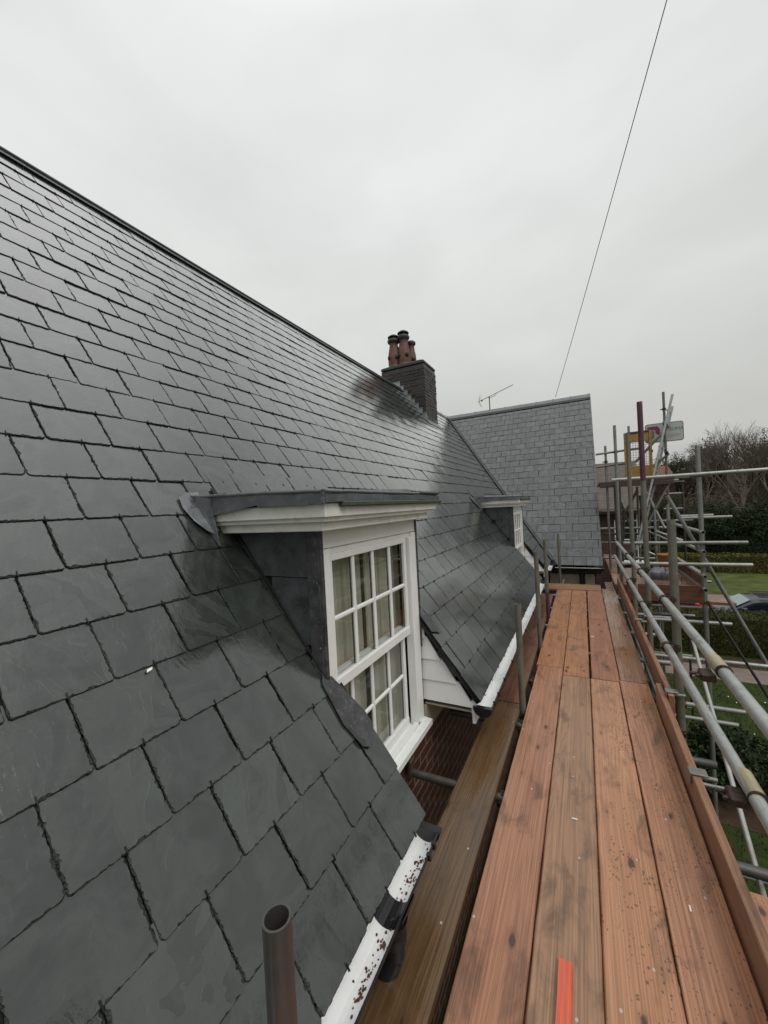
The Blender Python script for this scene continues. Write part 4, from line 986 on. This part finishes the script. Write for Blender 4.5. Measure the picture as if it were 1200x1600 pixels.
# yellow loading gate
gt = thing('loading_gate', (1.06, 9.62, 1.93), 'yellow loading gate with wire mesh standing on the raised deck', 'gate')
c = MB(); c.bbox(.83, .875, 9.60, 9.66, 1.95, 2.93, .004); c.bbox(1.27, 1.315, 9.60, 9.66, 1.95, 2.93, .004); c.build('gate_post', M['yellow'], gt)
c = MB(); c.bbox(.875, 1.27, 9.61, 9.65, 2.72, 2.90, .004); c.build('top_panel', M['yellow'], gt)
c = MB(); c.bbox(.875, 1.27, 9.60, 9.66, 2.902, 2.94, .004); c.build('top_rail', M['tube_dark'], gt)
c = MB(); c.bbox(.86, 1.30, 9.605, 9.645, 1.96, 2.22, .004); c.build('lower_panel', M['yellow'], gt)
c = MB()
for k in range(9): c.tube((.90+k*.045, 9.63, 2.22), (.90+k*.045, 9.63, 2.72), .0035, 5, hollow=False)
for k in range(10): c.tube((.875, 9.63, 2.25+k*.05), (1.27, 9.63, 2.25+k*.05), .0035, 5, hollow=False)
c.build('wire_mesh', M['tube_olive'], gt)
# sign
sg_ = thing('company_sign', (1.56, 9.88, 2.67), 'pale rounded sign board with magenta chevron fixed to the tower pole', 'sign')
def rrect(x0, x1, z0, z1, r, y):
    P = []
    for cx, cz, a0_ in ((x1-r, z1-r, 0), (x0+r, z1-r, 90), (x0+r, z0+r, 180), (x1-r, z0+r, 270)):
        for q in range(6): a = R(a0_+q*18); P.append((cx+r*math.cos(a), y, cz+r*math.sin(a)))
    return P
y = 9.86
c = MB(); c.prism(rrect(1.24, 1.90, 2.69, 3.09, .05, y), (0, .012, 0)); c.build('sign_border', M['grey_print'], sg_)
c = MB(); c.prism(rrect(1.256, 1.884, 2.706, 3.074, .04, y-.004), (0, .004, 0)); sb = c.build('sign_face', M['signboard'], sg_)
c = MB(); yy = y-.007
c.prism([(1.28, yy, 3.03), (1.46, yy, 3.03), (1.50, yy, 2.97), (1.50, yy, 2.83), (1.42, yy, 2.88), (1.42, yy, 2.955), (1.28, yy, 2.955)], (0, .003, 0)); c.build('magenta_chevron', M['magenta'], sg_)
c = MB(); c.prism([(1.29, yy, 2.94), (1.40, yy, 2.94), (1.40, yy, 2.80), (1.34, yy, 2.76), (1.34, yy, 2.89), (1.29, yy, 2.89)], (0, .003, 0)); c.build('grey_chevron', M['grey_print'], sg_)
def text(s, size, loc, mat, par, name):
    cu = bpy.data.curves.new(name, 'FONT'); cu.body = s; cu.size = size; cu.extrude = .001
    o = bpy.data.objects.new(name, cu); link(o); bpy.context.view_layer.update()
    dg = bpy.context.evaluated_depsgraph_get(); me = bpy.data.meshes.new_from_object(o.evaluated_get(dg)); bpy.data.objects.remove(o)
    o = bpy.data.objects.new(name, me); link(o); me.materials.clear(); me.materials.append(mat); o.parent = par; o.location = Vector(loc)-world_loc(par); o.rotation_euler = (R(90), 0, 0); return o
text('SUMA', .095, (1.655, yy, 2.915), M['green_print'], sg_, 'green_lettering')
c = MB()
for k, (xa, xb) in enumerate(((1.63, 1.85), (1.63, 1.84), (1.63, 1.74))): c.box(xa, xb, yy, yy+.003, 2.83-k*.028, 2.838-k*.028)
c.build('small_print', M['pink_print'], sg_)

# overhead cable, aerial, bird
cb = MB(); pts = []
a0_ = CAM+Vector((-.045, .971, .234))*13.4; a1_ = CAM+Vector((.134, .696, .705))*9.0; a2_ = a1_+(a1_-a0_)*.55
for k in range(31):
    u = k/30; p = a0_.lerp(a2_, u); p.z -= .30*4*u*(1-u)*.35; pts.append(p)
cb.path(pts, .0065, 5); cb.solo('overhead_cable', M['cable'], 'thin overhead cable rising from behind the wing roof into the sky', 'cable')
ae = thing('tv_aerial', (-2.49, 12.45, 4.48), 'small grey television aerial on a short mast above the wing ridge', 'aerial')
c = MB(); c.tube((-2.49, 12.5, 4.40), (-2.49, 12.5, 4.98), .017, 10, hollow=False); c.build('mast', M['tube_olive'], ae)
c = MB(); p0 = Vector((-2.86, 12.52, 4.87)); p1 = Vector((-1.76, 12.5, 5.21)); c.tube(p0, p1, .009, 6, hollow=False)
c.path([p0.lerp(p1, .28), Vector((-2.49, 12.5, 4.93)), Vector((-2.30, 12.5, 4.98)), p0.lerp(p1, .55)], .007, 6); c.build('boom', M['tube_olive'], ae)
c = MB()
for k in range(14):
    q = p0.lerp(p1, .25+.75*k/13); c.tube(q+Vector((0, -.07, -.01)), q+Vector((0, .07, .01)), .004, 5, hollow=False)
c.build('director_rods', M['tube_olive'], ae)
c = MB(); q = p0.lerp(p1, .04)
for dz in (-.18, -.12, -.06, .06, .12, .18): c.tube(q+Vector((abs(dz)*.5-.03, -.15, dz)), q+Vector((abs(dz)*.5-.03, .15, dz)), .0035, 5, hollow=False)
c.path([q+Vector((.06, 0, -.18)), q, q+Vector((.03, 0, .16))], .006, 5); c.bbox(q.x+.06, q.x+.11, q.y-.02, q.y+.02, q.z-.01, q.z+.04, .004); c.build('reflector', M['tube_olive'], ae)
bd = CAM+Vector((-.6213, .2845, .7302))*14
c = MB(); f_ = Vector((.55, -.05, -.60)).normalized(); side = Vector((.85, .5, .1)).normalized()
prof = [(-.10, .001), (-.08, .012), (-.04, .022), (0, .028), (.05, .024), (.08, .014), (.10, .017), (.115, .013), (.135, .001)]
for (t0, r0), (t1, r1) in zip(prof[:-1], prof[1:]): c.tube(bd-f_*t0, bd-f_*t1, r0, 10, r1, hollow=False, cap=False)
c.prism([bd+f_*.09-side*.012, bd+f_*.09+side*.012, bd+f_*.24+side*.016, bd+f_*.24-side*.016], Vector((0, .004, 0)))
for sg in (1, -1):
    w = MB()
c.solo('bird', M['cable'], 'tiny dark bird with long tail high in the sky at the top left', 'bird')
bird = bpy.data.objects['bird']
for sg in (1, -1):
    w = MB(); w.prism([bd-f_*.05+side*sg*.02, bd-f_*.10+side*sg*.07, bd+f_*.03+side*sg*.05, bd+f_*.06+side*sg*.02], Vector((0, .003, .003))); w.build('wing', M['cable'], bird)

# ============================================================ setting: ground, paths, hill
def sheet(name, x0, x1, y0, y1, z, mat, nx=1, ny=1, f=None):
    b = MB()
    for i in range(nx):
        for j in range(ny):
            xs = [x0+(x1-x0)*i/nx, x0+(x1-x0)*(i+1)/nx]; ys = [y0+(y1-y0)*j/ny, y0+(y1-y0)*(j+1)/ny]
            P = [(xs[0], ys[0]), (xs[1], ys[0]), (xs[1], ys[1]), (xs[0], ys[1])]
            b.add([(x, y, z if f is None else f(x, y)) for x, y in P], [(0, 1, 2, 3)], f is not None)
    o = b.build(name, mat); o['kind'] = 'structure'; return o
sheet('ground', -300, 300, -60, 40, -4, M['grass'])
sheet('path', -20, 40, 14.6, 15.7, -3.996, M['pathm']); sheet('flower_bed', -2, 40, 15.7, 16.6, -3.995, M['soil'])
sheet('road', -60, 80, 18.3, 24.5, -3.99, M['road'], 1, 1); sheet('pavement', -60, 80, 24.5, 26, -3.87, M['pathm'])
sheet('front_garden', .5, 40, 8.2, 9.9, -3.994, M['soil']); sheet('lawn', -60, 80, 26, 34, -3.90, M['lawn_bright'])
def hz(x, y):
    t = max(0, y-40); h = -4+11*(1-math.exp(-t/42))
    return h+1.2*noise.noise((x*.03, y*.03, 0))*min(1, t/15)
sheet('hill', -150, 260, 40, 300, 0, M['hill'], 60, 40, hz)
# scattered flowers (stuff) and grass blades
c = MB()
for q in range(26):
    x = random.uniform(1.5, 6.5); yq = random.uniform(9.9, 14.4); r = random.uniform(.01, .022); c.lathe((x, yq, -3.96), [(r, 0), (r*.7, .012), (.001, .02)], 6)
tag(c.build('lawn_flowers', M['flower']), 'tiny white flowers scattered over the garden lawn', 'flowers', kind='stuff')
c = MB()
for q in range(16000):
    x = random.uniform(.7, 6.5); yq = random.uniform(4.2, 14.5)
    if 8.2 < yq < 9.9: continue
    h = random.uniform(.03, .09); a = random.uniform(0, 6.28); w = .008; dx, dy = math.cos(a)*w, math.sin(a)*w; lx, ly = random.gauss(0, .02), random.gauss(0, .02)
    c.add([(x-dx, yq-dy, -4), (x+dx, yq+dy, -4), (x+lx, yq+ly, -4+h)], [(0, 1, 2)], False, random.random())
tag(c.build('lawn_grass', M['blade']), 'short green grass of the garden below the scaffold', 'grass', kind='stuff')

# leafy helper
def leaves(b, n, fn, s0, s1):
    for q in range(n):
        p, nrm = fn(); s = random.uniform(s0, s1)
        d = Vector((random.gauss(0, 1), random.gauss(0, 1), random.gauss(0, 1)))+nrm*1.0
        d.normalize(); u = d.orthogonal().normalized(); v = d.cross(u); a = random.uniform(0, 6.28); u, v = u*math.cos(a)+v*math.sin(a), v*math.cos(a)-u*math.sin(a)
        b.add([p-u*s, p-v*s*.45, p+u*s, p+v*s*.45], [(0, 1, 2, 3)], False, random.random())
def hedge(x0, x1, y0, y1, z0, z1, n, mat, label, s=(.03, .06), group=None):
    b = MB(); b.box(x0+.08, x1-.08, y0+.08, y1-.08, z0, z1-.08)
    def fn():
        f = random.random(); x = random.uniform(x0, x1); yq = random.uniform(y0, y1); z = random.uniform(z0, z1)
        w = .10*noise.noise((x*1.1, z*1.6, 2)); 
        if f < .5: return Vector((x, y0+w+random.uniform(-.02, .12), z)), Vector((0, -1, 0))
        if f < .85: return Vector((x, yq, z1+.10*noise.noise((x*1.3, yq, 5))+random.uniform(-.1, .03))), Vector((0, 0, 1))
        if f < .93: return Vector((x0+random.uniform(0, .1), yq, z)), Vector((-1, 0, 0))
        return Vector((x1-random.uniform(0, .1), yq, z)), Vector((1, 0, 0))
    leaves(b, n, fn, *s); return b.solo('hedge', M[mat], label, 'hedge', group)
hedge(1.2, 12, 16.75, 17.9, -4, -2.66, 26000, 'hedge', 'long dark clipped hedge between the garden and the parked cars', (.025, .05))
hedge(5.5, 20, 33.2, 34.6, -3.9, -2.75, 14000, 'hedge_y', 'low yellow green hedge behind the far lawn', (.05, .10))
hedge(5.6, 13, 37.5, 39, -3.9, -1.9, 9000, 'ever', 'dark square hedge beyond the yellow green hedge', (.06, .12))
def bush(c, r, n, mat, label, s=(.03, .07), cat='shrub', name='shrub', group=None, seed=0, stems=True):
    c = Vector(c); T = thing(name, (c.x, c.y, c.z-r[2]), label, cat, group); b = MB()
    def fn():
        d = Vector((random.gauss(0, 1), random.gauss(0, 1), random.gauss(0, 1))).normalized()
        k = .74+.50*noise.noise((d.x*2.1+seed, d.y*2.1, d.z*2.1+seed*3))+.22*noise.noise((d.x*6+seed, d.y*6, d.z*6)); k *= random.uniform(.55, 1.03)
        p = Vector((c.x+d.x*r[0]*k, c.y+d.y*r[1]*k, max(c.z-r[2], c.z+d.z*r[2]*k))); return p, d
    leaves(b, n, fn, *s); b.build('crown', M[mat], T)
    if stems:
        t = MB()
        for q in range(5):
            a = q*1.26+seed; t.tube((c.x+.05*math.cos(a), c.y+.05*math.sin(a), c.z-r[2]), (c.x+r[0]*.5*math.cos(a), c.y+r[1]*.5*math.sin(a), c.z+r[2]*.35), .03*max(r)*.6, 6, .012, hollow=False)
        t.build('trunk', M['bark'], T)
    return T
bush((2.2, 9.15, -3.4), (1.1, .8, .75), 9000, 'ever', 'dark laurel bush below the near rails', (.03, .06), seed=1)
bush((3.9, 9.4, -3.4), (1.2, .9, .75), 8000, 'ever', 'dark laurel bush at the picture edge below the rails', (.03, .06), seed=2)
bush((1.2, 11.5, -3.5), (.7, .7, .6), 4000, 'hedge', 'rounded green bush seen between the scaffold poles', (.03, .06), seed=3)

# bare trees
def bare_tree(b, base, h, lean=(0, 0), seed=0, depth=6, r0=None, spread=.5):
    rnd = random.Random(seed)
    def grow(p, d, ln, r, k):
        q = p+d*ln; b.tube(p, q, r, 5 if k > 3 else 3, r*.68, hollow=False, cap=False)
        if k == 0: return
        nb_ = 3 if k > 1 else 4
        for i in range(nb_):
            a = Vector((rnd.gauss(0, 1), rnd.gauss(0, 1), rnd.gauss(0, .6)+.25)).normalized()
            nd = (d*(1-.25*spread)+a*spread*.95+Vector((0, 0, .16))).normalized()
            t = rnd.uniform(.55, 1.0) if i else 1.0
            grow(p.lerp(q, t), nd, ln*rnd.uniform(.62, .86), r*.62*(1 if i == 0 else .85), k-1)
    d = Vector((lean[0], lean[1], 1)).normalized(); grow(Vector(base), d, h*.26, r0 or h*.018, depth)
protos = []
def bare(x, yq, h, label, seed, depth=6, z=None, spread=.55):
    z = hz(x, yq) if z is None else z
    T = thing('bare_tree', (x, yq, z), label, 'tree', 'leafless trees on the wooded hill')
    b = MB(); bare_tree(b, (x, yq, z-.2), h, (random.uniform(-.1, .1), 0), seed, depth, None, spread); b.build('branches', M['bark'], T); return T
bare(11.9, 43, 12.0, 'tall leafless tree with the fullest twiggy crown against the sky', 11, 6)
bare(14.6, 44, 12.8, 'leafless tree at the right picture edge, tallest on the skyline', 12, 6)
bare(13.3, 47, 12.2, 'leafless tree standing between the two tallest skyline trees', 13, 6)
bare(10.9, 49, 9.5, 'lower leafless tree left of the fullest twiggy crown', 14, 6)
bare(16.8, 46, 12.5, 'leafless tree just beyond the right picture edge tree', 15, 6)
bare(3.4, 48, 7.5, 'small pale leafless tree behind the ladder top', 16, 6)
bare(1.2, 44, 7.5, 'leafless pale tree behind the far scaffold rails left of the gate', 17, 6)
bare(9.3, 40.5, 6.5, 'low leafless tree in front of the dark evergreens', 18, 6)
# evergreens on the slope
EV = [((8.9, 37.8, -1.4), (2.0, 1.6, 2.6), 'ever', 'dark evergreen shrub mass in the middle of the slope'),
      ((11.6, 38.5, -1.6), (1.9, 1.6, 2.5), 'ever', 'dark evergreen right of the middle shrub mass'),
      ((7.0, 41, -1.0), (1.5, 1.5, 3.0), 'ever2', 'olive green tree left of the dark evergreen mass'),
      ((5.6, 43, -1.4), (1.6, 1.5, 2.6), 'ever', 'dark rounded tree behind the tower poles'),
      ((14.5, 40, -1.3), (2.4, 1.6, 2.8), 'brownleaf', 'brown twiggy thicket at the right picture edge'),
      ((9.8, 56, 3.6), (3.0, 2, 3.0), 'ever2', 'green treetop on the skyline left of the pale pole'),
      ((7.4, 55, 2.8), (2.2, 2, 2.2), 'ever2', 'lower green treetop on the skyline above the tower rails'),
      ((12.8, 55, 4.6), (2.6, 2, 3.4), 'brownleaf', 'brown domed treetop on the skyline right of the pale pole'),
      ((17.0, 53, 4.2), (3.4, 2, 3.8), 'ever2', 'big olive treetop behind the edge tree'),
      ((5.0, 58, 2.0), (2.0, 2, 2.2), 'ever2', 'far green treetop behind the red tiled roof')]
for i, (c_, r_, m_, lab) in enumerate(EV):
    bush(c_, r_, 15000, m_, lab, (.05, .12), 'tree', 'evergreen_tree' if 'ever' in m_ else 'thicket_tree', 'evergreens and thickets on the hill', 20+i)
# background wood as a mass
b = MB()
for q in range(60):
    x = random.uniform(1, 34); yq = random.uniform(46, 74)
    if x < 4 and yq < 52: continue
    bare_tree(b, (x, yq, hz(x, yq)-.3), random.uniform(5, 8.5), (0, 0), 200+q, 4, None, .6)
def fn():
    x = random.uniform(-12, 44); yq = random.uniform(41, 78); z = hz(x, yq)
    return Vector((x, yq, z+min(3.6, abs(random.gauss(0, 1.8)))*(1+.6*noise.noise((x*.3, yq*.3, 0))))), Vector((0, -.5, .5))
leaves(b, 60000, fn, .06, .18)
tag(b.build('far_woodland', M['brownleaf']), 'brown winter woodland covering the hillside', 'woodland', kind='stuff')
b = MB()
def fn2():
    x = random.uniform(3, 30); yq = random.uniform(39.5, 50); z = hz(x, yq)
    return Vector((x, yq, z+abs(random.gauss(0, .8)))), Vector((0, -.5, .5))
leaves(b, 16000, fn2, .08, .2); tag(b.build('undergrowth', M['hedge']), 'dark undergrowth at the foot of the wooded hill', 'undergrowth', kind='stuff')

# ============================================================ neighbour houses
h1 = thing('brick_house', (.5, 23, -4), 'red brick house with brown tiled roof seen behind the scaffold tower', 'house')
b = MB(); b.box(-4, 2.35, 21.5, 28, -4, 1.0); b.build('wall', M['hbrick'], h1)
b = MB(); b.prism([(-4.3, 21.1, .92), (2.6, 21.1, .92), (2.6, 24.7, 3.35), (-4.3, 24.7, 3.35)], (0, .05, .12)); b.prism([(-4.3, 24.7, 3.35), (2.6, 24.7, 3.35), (2.6, 28.3, .92), (-4.3, 28.3, .92)], (0, .05, .12)); b.build('roof', M['rooftile'], h1)
b = MB(); b.bbox(-4.3, 2.6, 21.02, 21.10, .78, .93, .01); b.build('gutter', M['deck'], h1)
for x in (-2.8, -.4, 1.3):
    b = MB(); b.bbox(x, x+.95, 21.44, 21.52, -.5, .45, .01); wf = b.build('window', M['white'], h1); b = MB(); b.bbox(x+.06, x+.89, 21.43, 21.445, -.44, .39, .003); b.build('pane', M['carglass'], wf)
b = MB(); b.bbox(1.0, 2.4, 20.7, 21.45, -1.55, -1.45, .01); b.build('porch_roof', M['white'], h1)
b = MB(); b.tube((2.25, 21.4, -4), (2.25, 21.4, .8), .05, 8, hollow=False); b.build('downpipe', M['white'], h1)
h2 = thing('red_roofed_house', (7, 51, -3), 'distant house with orange red tiled roof behind the ladder', 'house')
b = MB(); b.box(5.4, 8.7, 50, 55, -3, 3.0); b.build('wall', M['hbrick'], h2)
b = MB(); b.prism([(5.2, 49.7, 2.95), (8.9, 49.7, 2.95), (8.5, 52.3, 4.6), (7.4, 52.3, 4.6)], (0, .05, .1)); b.build('roof', M['redtile'], h2)
b = MB(); b.bbox(5.2, 8.9, 49.6, 49.7, 2.85, 2.97, .01); b.build('fascia', M['white'], h2)
# low brick garage / wall right behind the scaffold
gw = thing('garden_wall', (1.5, 18.0, -4), 'low red brick wall with pale coping behind the scaffold tower', 'wall')
b = MB(); b.box(-3, 2.9, 17.9, 18.15, -4, -2.5); b.build('brickwork', M['hbrick'], gw); b = MB(); b.bbox(-3.05, 2.95, 17.85, 18.2, -2.498, -2.42, .01); b.build('coping', M['pathm'], gw)

# ============================================================ cars
def car(x, yq, z, paint, label, flip=1, L=4.3, H=1.45, W_=1.75, ry=0., roofbar=False, screen='windscreen'):
    T = thing('parked_car', (x, yq, z), label, 'car', 'cars parked along the road behind the hedge')
    body = [(-L/2, .35), (-L/2+.03, .62), (-L/2+.25, .78), (-.95, .95), (L/2-.55, .98), (L/2-.05, .86), (L/2, .5), (L/2-.05, .30), (-L/2+.1, .28)]
    green = [(-.98, .94), (-.30, H-.06), (-.05, H), (1.0, H-.01), (1.35, H-.07), (1.95, .96)]
    nW = 8
    def loft(prof, inset, hw, b):
        rows = []
        for k in range(nW+1):
            v = -1+2*k/nW; e = (1-abs(v)**4)
            rows.append([(x+flip*px, yq+v*hw, z+pz-(inset*(1-e))*(pz-.3)) for px, pz in prof])
        for r0, r1 in zip(rows[:-1], rows[1:]):
            for i in range(len(prof)-1): b.add([r0[i], r0[i+1], r1[i+1], r1[i]], [(0, 1, 2, 3)], True)
        b.add(rows[0], [tuple(range(len(prof)))]); b.add(rows[-1], [tuple(range(len(prof)))])
    b = MB(); loft(body, .06, W_/2, b); b.build('body', paint, T)
    b = MB(); loft(green, .10, W_/2-.12, b); b.build('cabin', paint, T)
    for sy in (-1, 1):
        yy_ = yq+sy*(W_/2-.115); b = MB()
        b.prism([(x+flip*-.62, yy_, z+.99), (x+flip*-.22, yy_, z+H-.20), (x+flip*.42, yy_, z+H-.17), (x+flip*.42, yy_, z+.99)], (0, sy*.012, 0))
        b.build('front_side_window', M['carglass'], T)
        b = MB(); b.prism([(x+flip*.48, yy_, z+.99), (x+flip*.48, yy_, z+H-.17), (x+flip*1.1, yy_, z+H-.20), (x+flip*1.65, yy_, z+1.0)], (0, sy*.012, 0)); b.build('rear_side_window', M['carglass'], T)
        b = MB(); b.bbox(x+flip*-.62-.08, x+flip*-.62+.08, yq+sy*(W_/2+.06)-.09, yq+sy*(W_/2+.06)+.09, z+.96, z+1.08, .03); b.build('door_mirror', paint, T)
    n_ = Vector((-.46*flip, 0, .68)).normalized()
    def ws(p, t): return Vector((x+flip*p[0], yq+t, z+p[1]))+n_*.012
    b = MB(); b.quad(ws((-.90, .99), -W_/2+.22), ws((-.90, .99), W_/2-.22), ws((-.34, H-.095), W_/2-.30), ws((-.34, H-.095), -W_/2+.30)); b.build('windscreen', M[screen], T)
    for px in (-1.35, 1.3):
        for sy in (-1, 1):
            b = MB(); c0_ = Vector((x+flip*px, yq+sy*(W_/2-.10), z+.31)); b.tube(c0_-Vector((0, .1, 0)), c0_+Vector((0, .11, 0)), .31, 20, hollow=False); w = b.build('wheel', M['tyre'], T)
            b = MB(); b.tube(c0_-Vector((0, .105, 0)), c0_+Vector((0, .118, 0)), .19, 14, hollow=False); b.build('rim', M['alu'], w)
    for sy in (-1, 1):
        b = MB(); b.bbox(x+flip*(-L/2+.08)-.06, x+flip*(-L/2+.08)+.06, yq+sy*(W_/2-.35)-.16, yq+sy*(W_/2-.35)+.16, z+.58, z+.70, .03); b.build('headlight', M['carwhite'], T)
    if roofbar:
        b = MB()
        for sy in (-1, 1): b.tube((x+flip*-.1, yq+sy*.6, z+H+.03), (x+flip*1.3, yq+sy*.6, z+H+.03), .018, 8, hollow=False)
        b.build('roof_rail', M['tube_dark'], T)
    return T
car(5.95, 20.2, -3.99, M['cargrey'], 'dark grey car with pale misty windscreen parked behind the hedge', 1, 4.4, 1.40, roofbar=True)
car(3.35, 20.6, -3.99, M['carred'], 'bright red car mostly hidden behind the side bay pole', -1, 3.9, 1.22)
car(9.7, 23.0, -3.99, M['carwhite'], 'white car whose roof shows above the dark grey one', -1, 4.4, 1.55)

for i in range(5):  # boards added below the deck so the walkway gaps read dark
    x = -.95+i*.30
    b = MB(); b.bbox(x, x+.225+(.06 if i < 4 else 0), .1, 7.6, -2.04, -2.0, .004)
    b.solo('scaffold_board', M['w_crossdark'], ['dark board on the lower lift nearest the brick wall', 'dark lower lift board second from the brick wall', 'dark middle board of the lower lift under the walkway', 'dark lower lift board second from its outer edge', 'dark outermost board of the lower lift beneath the toe board'][i], 'board', 'boards of the lower lift')

b = MB()
for q in range(7):
    a = q*.9; r = .10+.03*math.sin(q*2.1); c0_ = Vector((1.02+.05*math.cos(a), 7.25+.05*math.sin(a), .302))
    b.lathe(c0_, [(r*.9, 0), (r*1.05, .05+.01*q), (r*.8, .12), (r*.4, .155), (.001, .16+.004*q)], 9)
b.solo('rubble_sack', M['lead'], 'crumpled grey sack lying on the shiny side bay deck', 'sack')
b = MB(); P = [Vector((1.18+.09*math.cos(t*.5), 7.15+.16*math.sin(t*.5), .33+.14*math.sin(t*.25))) for t in range(14)]
b.path(P, .009, 8); b.solo('hose', M['w_orange'], 'short orange hose looping up from the side bay deck', 'hose')
b_chip = MB(); q_ = RP(.745, 1.045, .016); b_chip.prism([q_, q_+A*.018+U*.004, q_+A*.022+U*.012, q_+A*.004+U*.010], NR*.004); b_chip.solo('mortar_crumb', M['flower'], 'tiny white crumb lying on the near slates', 'crumb')
bk = thing('bucket', (1.22, 8.0, .302), 'yellow bucket standing at the back of the side bay deck', 'bucket')
b = MB(); b.lathe((1.22, 8.0, .302), [(.001, .002), (.095, .0), (.125, .26), (.132, .265), (.132, .28), (.12, .28), (.09, .02)], 18); b.build('pail', M['yellow'], bk)
b = MB(); b.path([Vector((1.22+.13*math.cos(R(a)), 8.0, .57+.11*math.sin(R(a)))) for a in range(0, 181, 20)], .004, 6); b.build('handle', M['tube_dark'], bk)
